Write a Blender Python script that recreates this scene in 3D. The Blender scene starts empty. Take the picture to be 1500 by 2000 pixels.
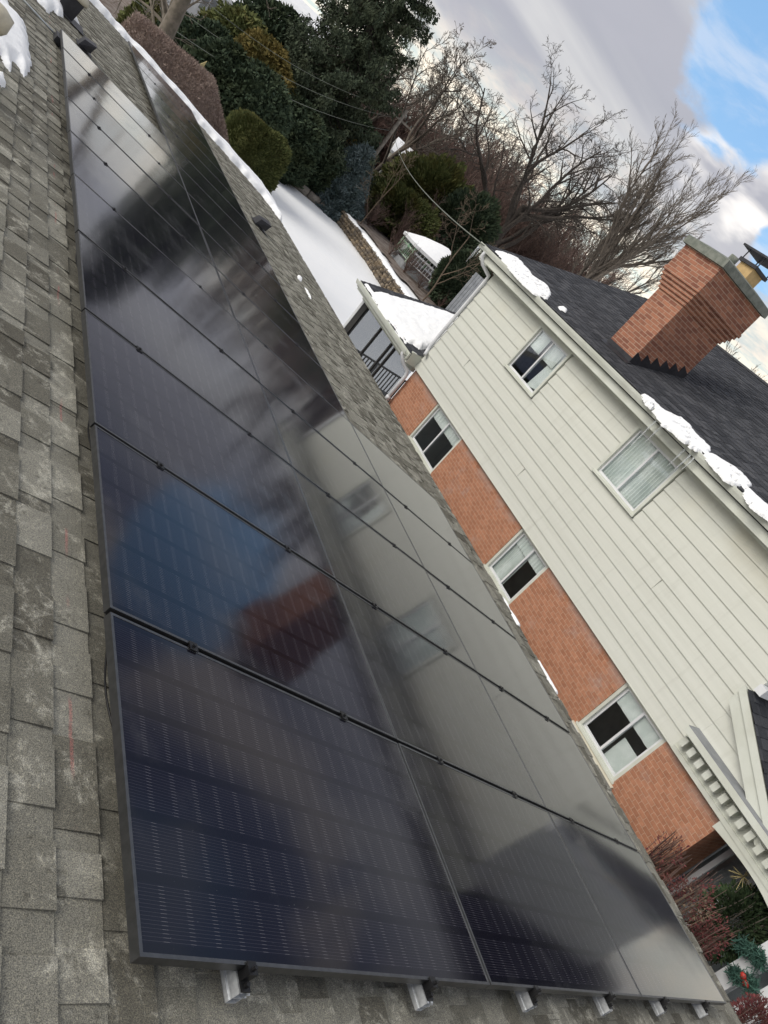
import bpy, math, random
import numpy as np
from mathutils import Vector
random.seed(7); rng = np.random.default_rng(7)
S = bpy.context.scene
COL = S.collection
R_ = math.radians

# ------------------------------------------------------------------ camera
CR = np.array([[0.7089856410951327, -0.31471031345991674, 0.6311075814176887],
               [0.33184136674498516, -0.6407647706431674, -0.6923162687814215],
               [0.6222705746198706, 0.7002698960433541, -0.3498591211583403]])   # right, down, forward
CC = np.array([-1.0727146754947547, -0.7758025225428633, 1.7483828656065703])
FPX = 1479.36
cam = bpy.data.objects.new('camera', bpy.data.cameras.new('camera')); COL.objects.link(cam); S.camera = cam
from mathutils import Matrix
cam.matrix_world = Matrix([[CR[0][i], -CR[1][i], -CR[2][i], CC[i]] for i in range(3)] + [[0, 0, 0, 1]])
cam.data.sensor_fit = 'VERTICAL'; cam.data.sensor_height = 36; cam.data.lens = FPX/2000*36
cam.data.clip_start = 0.05; cam.data.clip_end = 3000

# ------------------------------------------------------------------ light, sky, exposure
SUN_EL, SUN_AZ = R_(36), R_(284)          # azimuth clockwise from +Y
S.view_settings.view_transform = 'Standard'; S.view_settings.look = 'None'
S.view_settings.gamma = 1; S.view_settings.exposure = 0.38
sun = bpy.data.objects.new('sun', bpy.data.lights.new('sun', 'SUN')); COL.objects.link(sun)
sun.data.energy = 2.0; sun.data.angle = R_(38); sun.data.color = (1, .955, .88)
sd = Vector((math.sin(SUN_AZ)*math.cos(SUN_EL), math.cos(SUN_AZ)*math.cos(SUN_EL), math.sin(SUN_EL)))
sun.rotation_euler = sd.to_track_quat('Z', 'Y').to_euler(); sun.location = (-20, 0, 30)

def azel(a, e):
    a, e = R_(a), R_(e); return (math.sin(a)*math.cos(e), math.cos(a)*math.cos(e), math.sin(e))

class NT:
    "small helper to write node trees"
    def __init__(s, tree): s.t = tree; s.n = tree.nodes; s.l = tree.links; s.n.clear()
    def add(s, typ, ins=None, **kw):
        nd = s.n.new(typ)
        for k, v in kw.items(): setattr(nd, k, v)
        for k, v in (ins or {}).items():
            if hasattr(v, 'is_output') or isinstance(v, bpy.types.NodeSocket): s.l.new(v, nd.inputs[k])
            else: nd.inputs[k].default_value = v
        return nd
    def math(s, op, a, b=0.0, clamp=False):
        return s.add('ShaderNodeMath', {0: a, 1: b}, operation=op, use_clamp=clamp).outputs[0]
    def vmath(s, op, a, b=(0, 0, 0)):
        nd = s.add('ShaderNodeVectorMath', {0: a, 1: b}, operation=op); return nd.outputs['Value' if op in ('DOT_PRODUCT', 'LENGTH', 'DISTANCE') else 'Vector']
    def noise(s, vec, scale, detail=4, rough=.55, dist=0.0):
        return s.add('ShaderNodeTexNoise', {'Vector': vec, 'Scale': scale, 'Detail': detail, 'Roughness': rough, 'Distortion': dist}).outputs['Fac']
    def ramp(s, fac, stops):
        nd = s.add('ShaderNodeValToRGB', {'Fac': fac}); cr = nd.color_ramp
        while len(cr.elements) < len(stops): cr.elements.new(.5)
        for e, (p, c) in zip(cr.elements, stops):
            e.position = p; e.color = (*c, 1) if len(c) == 3 else c
        return nd.outputs['Color']
    def mix(s, fac, a, b, blend='MIX'):
        nd = s.add('ShaderNodeMix', data_type='RGBA', blend_type=blend)
        for i, v in ((0, fac), (6, a), (7, b)):
            if isinstance(v, bpy.types.NodeSocket): s.l.new(v, nd.inputs[i])
            else: nd.inputs[i].default_value = (*v, 1) if isinstance(v, tuple) and len(v) == 3 else v
        return nd.outputs[2]
    def smooth(s, v, a, b):
        return s.add('ShaderNodeMapRange', {'Value': v, 'From Min': a, 'From Max': b}, interpolation_type='SMOOTHSTEP').outputs[0]
    def comb(s, x, y, z): return s.add('ShaderNodeCombineXYZ', {0: x, 1: y, 2: z}).outputs[0]

world = bpy.data.worlds.new('World'); S.world = world; world.use_nodes = True
W = NT(world.node_tree)
sky = W.add('ShaderNodeTexSky', sky_type='NISHITA', sun_disc=False, sun_elevation=SUN_EL, sun_rotation=SUN_AZ, air_density=1.0, dust_density=0.6, ozone_density=1.6)
dirv = W.vmath('NORMALIZE', W.add('ShaderNodeTexCoord').outputs['Generated'])
sep = W.add('ShaderNodeSeparateXYZ', {0: dirv})
zz = W.math('MAXIMUM', sep.outputs[2], 0.0)
den = W.math('ADD', zz, 0.16)
cu = W.comb(W.math('DIVIDE', sep.outputs[0], den), W.math('DIVIDE', sep.outputs[1], den), 0.0)
rotm = W.add('ShaderNodeMapping', {'Vector': cu, 'Rotation': (0, 0, R_(-52)), 'Scale': (0.42, 1.5, 1)}).outputs[0]
n_big = W.noise(cu, 1.5, 7, .56, .35)
n_str = W.noise(rotm, 1.1, 5, .46, .4)
n_fine = W.noise(cu, 5.5, 8, .62, .2)
# clearing of blue sky
def lobe(a, e, r0, r1):
    d_ = W.vmath('DOT_PRODUCT', dirv, azel(a, e)); return W.smooth(d_, math.cos(R_(r1)), math.cos(R_(r0)))
edge = W.math('MULTIPLY', W.math('SUBTRACT', W.noise(cu, 5.5, 5, .52, .2), .5), 1.2)
def hole(a, e, r0, r1):
    return W.smooth(W.math('ADD', lobe(a, e, r0, r1), edge), .38, .74)
h1 = W.math('MAXIMUM', hole(41.5, 18.5, 2.6, 8.2), hole(50.5, 10.5, .4, 4.0))
h2 = W.math('MAXIMUM', hole(64, 36, 2, 15), hole(120, 55, 5, 24))
blue = W.math('MAXIMUM', h1, W.math('MULTIPLY', h2, .6), True)
# cloud colour: cream near the horizon, grey-lilac bellies with brighter streaks above
streak = W.smooth(n_str, .42, .66)
belly = W.mix(streak, (0.42, 0.43, 0.485), (0.64, 0.64, 0.65))
belly = W.mix(W.math('MULTIPLY', W.smooth(n_big, .38, .62), .5), belly, (0.47, 0.47, 0.53))
low = W.mix(W.smooth(n_fine, .35, .62), (0.70, 0.80, 0.76), (1.18, 1.05, 0.86))
cloud = W.mix(W.smooth(W.math('ADD', sep.outputs[2], W.math('MULTIPLY', W.math('SUBTRACT', n_big, .5), .14)), .065, .165), low, belly)
rim = W.math('MULTIPLY', W.smooth(W.math('ADD', lobe(44.0, 12.6, .5, 5.5), edge), .25, .85), W.smooth(W.noise(cu, 3.4, 4, .45, .3), .36, .66))
cloud = W.mix(W.math('MULTIPLY', rim, .8), cloud, (1.15, 1.10, 1.05))
overh = W.smooth(sep.outputs[2], .35, .85)
cloud = W.mix(overh, cloud, (0.80, 0.79, 0.78))
rag = W.smooth(W.noise(cu, 2.2, 5, .55, .8), .46, .60)
midz = W.math('MULTIPLY', W.smooth(sep.outputs[2], .26, .38), W.math('SUBTRACT', 1.0, W.smooth(sep.outputs[2], .75, .9)))
cloud = W.mix(W.math('MULTIPLY', midz, W.math('SUBTRACT', 1.0, rag)), cloud, (0.17, 0.22, 0.36))
cloud = W.mix(W.math('MULTIPLY', W.math('MULTIPLY', midz, rag), .6), cloud, (1.05, 0.93, 0.82))
skyb = W.mix(1.0, sky.outputs[0], (0.150, 0.150, 0.150), 'MULTIPLY')
skyb = W.mix(.60, skyb, (0.27, 0.53, 0.88))
skyb = W.mix(W.math('MULTIPLY', W.smooth(W.noise(cu, 2.6, 6, .6, .6), .46, .66), .42), skyb, (0.78, 0.80, 0.86))
cloudv = W.mix(1.0, cloud, (1.0, 1.0, 1.0), 'MULTIPLY')
fin = W.mix(blue, cloudv, skyb)
bg = W.add('ShaderNodeBackground', {'Color': fin, 'Strength': 0.86})
W.add('ShaderNodeOutputWorld', {'Surface': bg.outputs[0]})

# ------------------------------------------------------------------ placing helpers (sight lines to real distances)
def ray(x, y):
    v = CR.T @ np.array([(x-750)/FPX, (y-1000)/FPX, 1.0]); return v/np.linalg.norm(v)
def on_plane(x, y, n, k):
    n = np.array(n, float); v = ray(x, y); return CC + v*((k - n@CC)/(n@v))
def on_x(x, y, X): return on_plane(x, y, (1, 0, 0), X)
def on_z(x, y, Z): return on_plane(x, y, (0, 0, 1), Z)
def at(x, y, r):
    v = ray(x, y); return CC + v*r/math.hypot(v[0], v[1])
PITCH = 0.19815498; SP, CP = math.sin(PITCH), math.cos(PITCH)
def rf(s, t, h=0.0): return (s*CP + h*SP, t, -s*SP + h*CP)        # slope coordinate, along the eave, height over panel plane
def on_roof(x, y, h=0.0):
    P = on_plane(x, y, (SP, 0, CP), h); return (P[0]*CP - P[2]*SP, P[1])
GZ = -4.3

# ------------------------------------------------------------------ object helpers
def tag(o, label=None, cat=None, group=None, kind=None):
    if label: o['label'] = label
    if cat: o['category'] = cat
    if group: o['group'] = group
    if kind: o['kind'] = kind
    return o
def thing(name, label, cat, loc=(0, 0, 0), group=None):
    o = bpy.data.objects.new(name, None); COL.objects.link(o); o.location = loc; o.empty_display_size = .2
    return tag(o, label, cat, group)
def link(name, me, parent=None):
    o = bpy.data.objects.new(name, me); COL.objects.link(o)
    if parent is not None:
        o.parent = parent
        p = parent; off = Vector((0, 0, 0))
        while p is not None: off += p.location; p = p.parent
        o.location = -off
    return o
class MB:
    def __init__(s): s.v = []; s.f = []; s.uv = []; s.n = 0
    def add(s, verts, faces, uvs=None):
        verts = np.asarray(verts, float).reshape(-1, 3)
        s.v.append(verts)
        for k, f in enumerate(faces):
            s.f.append([i+s.n for i in f])
            s.uv.append(uvs[k] if uvs is not None else None)
        s.n += len(verts)
    def hexa(s, c, faces=None):          # 8 corners: bottom 0-3 (ccw from above), top 4-7
        F = faces or [(3, 2, 1, 0), (4, 5, 6, 7), (0, 1, 5, 4), (1, 2, 6, 5), (2, 3, 7, 6), (3, 0, 4, 7)]
        s.add(c, F)
    def box(s, x0, x1, y0, y1, z0, z1):
        x0, x1 = sorted((x0, x1)); y0, y1 = sorted((y0, y1)); z0, z1 = sorted((z0, z1))
        s.hexa([(x0, y0, z0), (x1, y0, z0), (x1, y1, z0), (x0, y1, z0), (x0, y0, z1), (x1, y0, z1), (x1, y1, z1), (x0, y1, z1)])
    def rbox(s, s0, s1, t0, t1, h0, h1):  # box in roof coordinates
        s.hexa([rf(a, b, h) for h in (h0, h1) for a, b in ((s0, t0), (s1, t0), (s1, t1), (s0, t1))])
    def prism(s, poly, axis, a, b):      # poly in the two other axes, extruded along axis from a to b
        def P(p, k):
            q = list(p); q.insert(axis, k); return q
        n = len(poly); V = [P(p, a) for p in poly]+[P(p, b) for p in poly]
        F = [tuple(range(n))[::-1], tuple(range(n, 2*n))]+[(i, (i+1) % n, n+(i+1) % n, n+i) for i in range(n)]
        s.add(V, F)
    def tube(s, pts, rad, sides=6, cap=True):
        pts = np.asarray(pts, float); n = len(pts)
        rad = np.full(n, rad, float) if np.isscalar(rad) else np.asarray(rad, float)
        T = np.gradient(pts, axis=0); T /= np.linalg.norm(T, axis=1)[:, None]+1e-12
        ref = np.array([0, 0, 1.]) if abs(T[0][2]) < .9 else np.array([1., 0, 0])
        U = np.cross(T, ref); U /= np.linalg.norm(U, axis=1)[:, None]+1e-9; V = np.cross(T, U)
        a = np.arange(sides)*2*math.pi/sides
        ring = pts[:, None]+rad[:, None, None]*(np.cos(a)[None, :, None]*U[:, None]+np.sin(a)[None, :, None]*V[:, None])
        F = []
        for i in range(n-1):
            for j in range(sides):
                k = (j+1) % sides; F.append((i*sides+j, i*sides+k, (i+1)*sides+k, (i+1)*sides+j))
        if cap: F += [tuple(range(sides))[::-1], tuple((n-1)*sides+j for j in range(sides))]
        s.add(ring.reshape(-1, 3), F)
    def mesh(s, name, mat, smooth=False, uvmode=None):
        v = np.concatenate(s.v); me = bpy.data.meshes.new(name)
        cnt = np.array([len(f) for f in s.f]); loops = np.concatenate([np.asarray(f) for f in s.f])
        me.vertices.add(len(v)); me.vertices.foreach_set('co', v.ravel())
        me.loops.add(len(loops)); me.loops.foreach_set('vertex_index', loops.astype(np.int32))
        me.polygons.add(len(cnt)); me.polygons.foreach_set('loop_start', np.concatenate([[0], np.cumsum(cnt)[:-1]]).astype(np.int32))
        me.update(calc_edges=True); me.validate()
        if uvmode or any(u is not None for u in s.uv[:1]):
            uvl = me.uv_layers.new(name='UVMap')
            if uvmode == 'world':        # metres: horizontal run and height
                lv = v[loops]; nrm = np.array([p.normal[:] for p in me.polygons])
                nn = np.repeat(nrm, cnt, axis=0); ax = np.abs(nn).argmax(1)
                u = np.where(ax == 0, lv[:, 1], lv[:, 0]); w = np.where(ax == 2, lv[:, 1], lv[:, 2])
                uvl.data.foreach_set('uv', np.stack([u, w], 1).ravel())
            else:
                uvl.data.foreach_set('uv', np.concatenate([np.asarray(u, float) for u in s.uv]).ravel())
        me.polygons.foreach_set('use_smooth', [bool(smooth)]*len(cnt))
        me.materials.append(mat); return me
    def build(s, name, mat, parent=None, smooth=False, uvmode=None):
        return link(name, s.mesh(name, mat, smooth, uvmode), parent)
def raw(name, v, f, mat, parent=None, smooth=False):     # fast path: v Nx3, f Mxk
    v = np.asarray(v, float); f = np.asarray(f); me = bpy.data.meshes.new(name); k = f.shape[1]
    me.vertices.add(len(v)); me.vertices.foreach_set('co', v.ravel())
    me.loops.add(f.size); me.loops.foreach_set('vertex_index', f.ravel().astype(np.int32))
    me.polygons.add(len(f)); me.polygons.foreach_set('loop_start', (np.arange(len(f))*k).astype(np.int32))
    me.update(calc_edges=True)
    me.polygons.foreach_set('use_smooth', [bool(smooth)]*len(f))
    me.materials.append(mat); return link(name, me, parent) if parent is not False else me

# ------------------------------------------------------------------ materials
def mat(name, fn):
    m = bpy.data.materials.new(name); m.use_nodes = True; t = NT(m.node_tree)
    p = t.add('ShaderNodeBsdfPrincipled'); out = t.add('ShaderNodeOutputMaterial')
    sh = fn(t, p) or p.outputs[0]; t.l.new(sh, out.inputs[0]); return m
def seti(t, p, **kw):
    names = dict(color='Base Color', rough='Roughness', metal='Metallic', ior='IOR', normal='Normal', alpha='Alpha', spec='Specular IOR Level', coat='Coat Weight', coatr='Coat Roughness', sss='Subsurface Weight', trans='Transmission Weight')
    for k, v in kw.items():
        i = p.inputs[names[k]]
        if isinstance(v, bpy.types.NodeSocket): t.l.new(v, i)
        elif k == 'color': i.default_value = (*v, 1)
        else: i.default_value = v
def bump(t, h, strength=.3, dist=.01): return t.add('ShaderNodeBump', {'Height': h, 'Strength': strength, 'Distance': dist}).outputs[0]
def obj_co(t): return t.add('ShaderNodeNewGeometry').outputs['Position']
def plain(name, c1, c2=None, scale=8, rough=.6, metal=0.0, bs=0.0, island=0.0, spec=.5):
    def fn(t, p):
        co = obj_co(t); n = t.noise(co, scale, 5)
        c = t.mix(t.smooth(n, .35, .65), c1, c2 or tuple(x*.8 for x in c1))
        if island:
            r = t.add('ShaderNodeNewGeometry').outputs['Random Per Island']
            k = t.math('ADD', t.math('MULTIPLY', r, island*2), 1-island)
            c = t.mix(1.0, c, t.comb(k, k, k), 'MULTIPLY')
        seti(t, p, color=c, rough=rough, metal=metal, spec=spec)
        if bs: seti(t, p, normal=bump(t, t.noise(co, scale*6, 6), bs))
    return mat(name, fn)

def m_shingle(name, dark, mid, light, lichen=.5, chalk=False, island=.22, gran=330):
    def fn(t, p):
        co = obj_co(t); uv = t.add('ShaderNodeUVMap').outputs[0]
        r = t.add('ShaderNodeNewGeometry').outputs['Random Per Island']
        c = t.ramp(r, [(0, dark), (.45, mid), (.9, light), (1, light)])
        stain = t.noise(co, 1.1, 6, .6)
        c = t.mix(t.math('MULTIPLY', t.smooth(stain, .35, .65), .45), c, mid)
        blot = t.smooth(t.noise(co, 7, 10, .78, .5), .50, .68)
        c = t.mix(t.math('MULTIPLY', blot, lichen), c, tuple(min(1, x*1.75) for x in light))
        dk = t.smooth(t.noise(co, 17, 6, .65), .56, .72)
        c = t.mix(t.math('MULTIPLY', dk, .55), c, tuple(x*.55 for x in dark))
        g = t.noise(co, gran, 2, .7)
        gc = t.ramp(g, [(.3, (.30, .29, .27)), (.5, (1, 1, 1)), (.7, (2.1, 2.0, 1.75))])
        c = t.mix(.85, c, gc, 'MULTIPLY')
        g2 = t.noise(co, gran*.33, 3, .8)
        c = t.mix(.5, c, t.ramp(g2, [(.3, (.6, .6, .62)), (.7, (1.35, 1.33, 1.25))]), 'MULTIPLY')
        if chalk:
            su = t.add('ShaderNodeSeparateXYZ', {0: uv}); s_, y_ = su.outputs[0], su.outputs[1]
            wob = t.math('MULTIPLY', t.math('SUBTRACT', t.noise(co, 3, 2), .5), .03)
            d1 = t.math('ABSOLUTE', t.math('ADD', t.math('SUBTRACT', s_, -.075), wob))
            l1 = t.math('SUBTRACT', 1.0, t.smooth(d1, .002, .009))
            gap = t.smooth(t.noise(t.comb(y_, 0.0, 0.0), 2.3, 2), .52, .6)
            l1 = t.math('MULTIPLY', l1, gap)
            d2 = t.math('ABSOLUTE', t.math('ADD', t.math('SUBTRACT', y_, -.13), wob))
            l2 = t.math('MULTIPLY', t.math('SUBTRACT', 1.0, t.smooth(d2, .002, .010)), t.smooth(t.noise(t.comb(s_, 3.0, 0.0), 2.5, 2), .50, .6))
            l = t.math('MULTIPLY', t.math('MAXIMUM', l1, l2), t.smooth(g, .35, .6))
            c = t.mix(t.math('MULTIPLY', l, .48), c, (.50, .12, .12))
        seti(t, p, color=c, rough=.95, spec=.2, normal=bump(t, g, .55, .004))
    return mat(name, fn)
M = {}
M['shingle'] = m_shingle('weathered_shingle', (.078, .073, .060), (.160, .156, .134), (.24, .236, .208), .95, True, .2)
M['shingle_dark'] = m_shingle('charcoal_shingle', (.026, .028, .034), (.045, .048, .057), (.072, .075, .086), .05, False, .3, 250)
def f_(t, p):                                        # cells behind the glass
    uv = t.add('ShaderNodeUVMap').outputs[0]; su = t.add('ShaderNodeSeparateXYZ', {0: uv}); u, v = su.outputs[0], su.outputs[1]
    cell = t.math('FRACT', t.math('DIVIDE', t.math('ADD', v, .182*6-1.134/2-.546), .182))   # 6 cells wide
    inside = t.math('MULTIPLY', t.smooth(cell, .075, .085), t.math('SUBTRACT', 1.0, t.smooth(cell, .915, .925)))
    w = t.math('ABSOLUTE', t.math('SUBTRACT', t.math('FRACT', t.math('MULTIPLY', t.math('SUBTRACT', cell, .08), 15/.84)), .5))
    wire = t.math('MULTIPLY', t.math('SUBTRACT', 1.0, t.smooth(w, .035, .06)), inside)
    hc = t.math('FRACT', t.math('DIVIDE', u, .0925))
    ed = t.math('ABSOLUTE', t.math('SUBTRACT', hc, .5))
    pad = t.smooth(ed, .36, .42)
    gap = t.smooth(ed, .478, .492)
    mid = t.math('SUBTRACT', 1.0, t.smooth(t.math('ABSOLUTE', t.math('SUBTRACT', u, .881)), .006, .009))
    base = t.mix(t.math('MAXIMUM', t.math('MULTIPLY', t.math('SUBTRACT', 1.0, inside), .7), t.math('MULTIPLY', gap, .5)), (.0062, .0064, .0115), (.0045, .0048, .0070))
    base = t.mix(t.math('MULTIPLY', t.noise(t.comb(t.math('MULTIPLY', u, .3), t.math('MULTIPLY', v, 5.0), 0.0), 3, 2), .35), base, (.012, .010, .022))
    k = t.math('MULTIPLY', wire, t.math('ADD', .085, t.math('MULTIPLY', pad, .26)))
    k = t.math('MULTIPLY', k, t.math('SUBTRACT', 1.0, mid))
    c = t.mix(k, base, (.42, .40, .42))
    co = obj_co(t)
    dust = t.smooth(t.noise(co, 150, 2, .5), .76, .79)
    c = t.mix(t.math('MULTIPLY', dust, .35), c, (.5, .5, .5))
    film = t.smooth(t.noise(co, 2.2, 5, .65), .5, .75)
    c = t.mix(t.math('MULTIPLY', film, .030), c, (.6, .6, .6))
    b = bump(t, t.noise(co, 2.4, 3, .5), .05, .01)
    seti(t, p, color=c, rough=.6, spec=0.0)
    gl = t.add('ShaderNodeBsdfGlossy', {'Roughness': t.math('ADD', .088, t.math('MULTIPLY', film, .05)), 'Normal': b, 'Color': (.97, .98, 1, 1)})
    g_ = t.add('ShaderNodeNewGeometry'); cs = t.math('ABSOLUTE', t.vmath('DOT_PRODUCT', g_.outputs['Normal'], g_.outputs['Incoming']))
    fz = t.math('ADD', .030, t.math('MULTIPLY', t.math('POWER', t.math('SUBTRACT', 1.0, cs), 5.5), 1.30), True)
    return t.add('ShaderNodeMixShader', {0: fz, 1: p.outputs[0], 2: gl.outputs[0]}).outputs[0]
M['cells'] = mat('solar_cells_under_glass', f_)
M['frame'] = plain('black_anodised_frame', (.105, .108, .11), (.13, .132, .135), 30, .42, .9)
M['clamp'] = plain('black_clamp', (.010, .010, .011), None, 30, .45, .3)
M['alu'] = plain('mill_aluminium', (.70, .72, .73), (.56, .58, .59), 60, .42, .5)
M['backsheet'] = plain('black_backsheet', (.01, .01, .01), None, 5, .8)
def f_(t, p):
    co = obj_co(t); n = t.noise(co, 1.3, 5, .5); n2 = t.noise(co, 60, 4, .6)
    g3 = t.noise(co, 330, 2, .7); sp = t.smooth(t.noise(co, 70, 4, .7), .70, .78)
    c = t.mix(n, (.84, .855, .865), (.90, .90, .895)); c = t.mix(t.math('MULTIPLY', sp, .5), c, (.35, .30, .24))
    seti(t, p, color=c, rough=.6, spec=.25, normal=bump(t, t.math('ADD', t.math('ADD', t.math('MULTIPLY', n, 1.5), t.math('MULTIPLY', n2, .25)), t.math('MULTIPLY', g3, .06)), .5, .05))
M['snow'] = mat('snow', f_)
def f_(t, p):
    co = obj_co(t); n = t.noise(t.add('ShaderNodeMapping', {'Vector': co, 'Scale': (1, .25, 6)}).outputs[0], 2, 5)
    g = t.noise(co, 1.2, 4)
    c = t.mix(t.smooth(n, .3, .7), (.595, .605, .540), (.63, .64, .575))
    z = t.add('ShaderNodeSeparateXYZ', {0: co}).outputs[2]
    rust = t.math('MULTIPLY', t.smooth(t.noise(t.add('ShaderNodeMapping', {'Vector': co, 'Scale': (1, 1, .6)}).outputs[0], .9, 4), .48, .7), t.smooth(z, .35, 1.1))
    c = t.mix(t.math('MULTIPLY', rust, .5), c, (.54, .50, .36))
    ds = t.smooth(t.noise(t.add('ShaderNodeMapping', {'Vector': co, 'Scale': (1, 5, .5)}).outputs[0], 1.6, 6, .6), .52, .75)
    c = t.mix(t.math('MULTIPLY', ds, .22), c, (.40, .40, .34))
    sp = t.smooth(t.noise(co, 46, 3, .6), .68, .74)
    c = t.mix(t.math('MULTIPLY', sp, .22), c, (.38, .37, .32))
    seti(t, p, color=c, rough=.5, normal=bump(t, t.noise(co, 30, 4), .05))
M['siding'] = mat('painted_siding', f_)
M['trim'] = plain('white_painted_trim', (.64, .66, .59), (.57, .585, .51), 2.5, .45, bs=.05)
M['sill'] = plain('cream_stone_sill', (.66, .62, .50), (.60, .56, .44), 6, .6)
def m_brick(name, c1, c2, mortar, haze=0.0, ms=.010, BW=.203):
    def fn(t, p):
        uv = t.add('ShaderNodeUVMap').outputs[0]; co = obj_co(t)
        wv = t.vmath('ADD', uv, t.vmath('MULTIPLY', t.add('ShaderNodeTexNoise', {'Vector': co, 'Scale': 30.0}).outputs['Color'], (.004, .004, 0)))
        b = t.add('ShaderNodeTexBrick', {'Vector': wv, 'Color1': (*c1, 1), 'Color2': (*c2, 1), 'Mortar': (*mortar, 1), 'Scale': 1.0, 'Mortar Size': ms*.5, 'Mortar Smooth': .25, 'Bias': 0.0, 'Brick Width': BW, 'Row Height': .0677}, offset=.5)
        c = t.mix(.6, b.outputs['Color'], t.ramp(t.noise(co, 14, 5, .7), [(.3, (.72, .70, .70)), (.7, (1.25, 1.2, 1.15))]), 'MULTIPLY')
        c = t.mix(t.math('MULTIPLY', t.smooth(t.noise(co, 240, 3, .7), .55, .75), .35), c, tuple(x*.45 for x in c2))
        if haze:
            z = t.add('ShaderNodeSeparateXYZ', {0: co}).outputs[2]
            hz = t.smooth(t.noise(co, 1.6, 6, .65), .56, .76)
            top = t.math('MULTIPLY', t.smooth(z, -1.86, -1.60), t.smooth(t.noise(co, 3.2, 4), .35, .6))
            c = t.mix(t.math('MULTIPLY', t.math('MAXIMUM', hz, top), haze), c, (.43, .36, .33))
        seti(t, p, color=c, rough=.9, spec=.2, normal=bump(t, t.math('SUBTRACT', t.noise(co, 120, 3), t.math('MULTIPLY', b.outputs['Fac'], 1.2)), .5, .006))
    return mat(name, fn)
M['brick'] = m_brick('salmon_brick', (.46, .225, .138), (.37, .172, .104), (.50, .34, .24), .45, ms=.008, BW=.138)
M['brick_ch'] = m_brick('chimney_brick', (.38, .175, .110), (.22, .095, .066), (.44, .33, .25), 0)
M['stone'] = plain('mossy_stone_cap', (.20, .21, .18), (.13, .145, .12), 9, .9, bs=.5)
M['tile'] = plain('tan_clay_flue', (.55, .38, .17), None, 9, .7)
M['blackmetal'] = plain('black_sheet_metal', (.022, .022, .026), (.035, .035, .04), 8, .5, .3)
M['rib'] = plain('grey_metal_conduit', (.55, .58, .57), None, 9, .35, .7)
def f_(t, p):
    g = t.add('ShaderNodeBsdfGlossy', {'Roughness': .03, 'Color': (.95, .97, 1, 1)}); tr = t.add('ShaderNodeBsdfTransparent', {'Color': (.95, .965, .965, 1)})
    g_ = t.add('ShaderNodeNewGeometry'); cs = t.math('ABSOLUTE', t.vmath('DOT_PRODUCT', g_.outputs['Normal'], g_.outputs['Incoming'])); k = t.math('ADD', .09, t.math('MULTIPLY', t.math('POWER', t.math('SUBTRACT', 1.0, cs), 3.5), .9), True)
    return t.add('ShaderNodeMixShader', {0: k, 1: tr.outputs[0], 2: g.outputs[0]}).outputs[0]
M['glass'] = mat('window_glass', f_)
def f_(t, p):
    d = t.add('ShaderNodeBsdfDiffuse', {'Color': (.10, .105, .11, 1)}); tr = t.add('ShaderNodeBsdfTransparent', {'Color': (.78, .80, .82, 1)})
    return t.add('ShaderNodeMixShader', {0: .30, 1: tr.outputs[0], 2: d.outputs[0]}).outputs[0]
M['screen'] = mat('insect_screen', f_)
M['curtain'] = plain('pale_curtain', (.86, .89, .86), (.74, .79, .75), 4, .9)
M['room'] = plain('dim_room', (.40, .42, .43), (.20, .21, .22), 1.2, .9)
M['dark'] = plain('dark_painted_wood', (.02, .02, .02), (.035, .033, .03), 6, .6)
M['ice'] = mat('ice', lambda t, p: seti(t, p, color=(.9, .93, .95), rough=.12, ior=1.31, trans=.75))
M['beige'] = plain('beige_vent_plastic', (.55, .50, .38), None, 9, .5)
M['bark'] = plain('grey_bark', (.16, .135, .11), (.10, .084, .07), 6, .95, bs=.6)
M['bark_dark'] = plain('dark_bark', (.075, .062, .052), (.045, .037, .031), 6, .95)
M['bark_pale'] = plain('pale_bark', (.16, .135, .105), (.10, .085, .062), 5, .95, bs=.5)
M['twig_red'] = plain('reddish_twigs', (.165, .105, .086), (.11, .075, .062), 3, .95, island=.4)
M['twig_tan'] = plain('tan_twigs', (.155, .112, .075), (.105, .078, .055), 3, .95, island=.3)
def leaf(name, a, b, c, sc=.8):
    def fn(t, p):
        co = obj_co(t); r = t.add('ShaderNodeNewGeometry').outputs['Random Per Island']
        a1, b1, c1 = (tuple(min(1, v*1.35) for v in q) for q in (a, b, c))
        k = t.mix(r, a1, b1); k = t.mix(t.smooth(t.noise(co, sc, 4), .45, .68), k, c1)
        seti(t, p, color=k, rough=.85, spec=.25)
    return mat(name, fn)
M['spruce'] = leaf('spruce_needles', (.022, .032, .020), (.055, .070, .042), (.040, .048, .026))
M['yew'] = leaf('dark_yew', (.020, .034, .020), (.048, .066, .036), (.030, .040, .018))
M['arbor'] = leaf('arborvitae', (.048, .062, .020), (.105, .115, .040), (.075, .070, .020))
M['golden'] = leaf('bronze_arborvitae', (.085, .068, .018), (.15, .115, .036), (.06, .060, .018))
M['bluesp'] = leaf('blue_spruce', (.065, .095, .095), (.15, .185, .185), (.045, .065, .060))
M['hedge_br'] = leaf('brown_hedge_twigs', (.155, .118, .098), (.30, .235, .20), (.20, .15, .125), 1.2)
M['redleaf'] = leaf('red_barberry', (.085, .022, .026), (.17, .055, .055), (.10, .05, .04), 4)
M['holly'] = leaf('dark_broadleaf', (.015, .030, .014), (.045, .07, .03), (.03, .045, .02), 4)
M['garland'] = leaf('blue_green_garland', (.02, .055, .042), (.06, .12, .095), (.035, .08, .062), 9)
M['straw'] = plain('straw', (.50, .42, .20), None, 9, .8)
M['wood'] = plain('weathered_log', (.27, .24, .20), (.17, .15, .125), 5, .9)
M['fieldstone'] = plain('field_stone', (.22, .17, .11), (.12, .10, .08), 3.5, .9, bs=.6, island=.45)
M['fence'] = plain('grey_fence_boards', (.28, .29, .30), (.22, .23, .24), 4, .8, island=.12)
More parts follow.
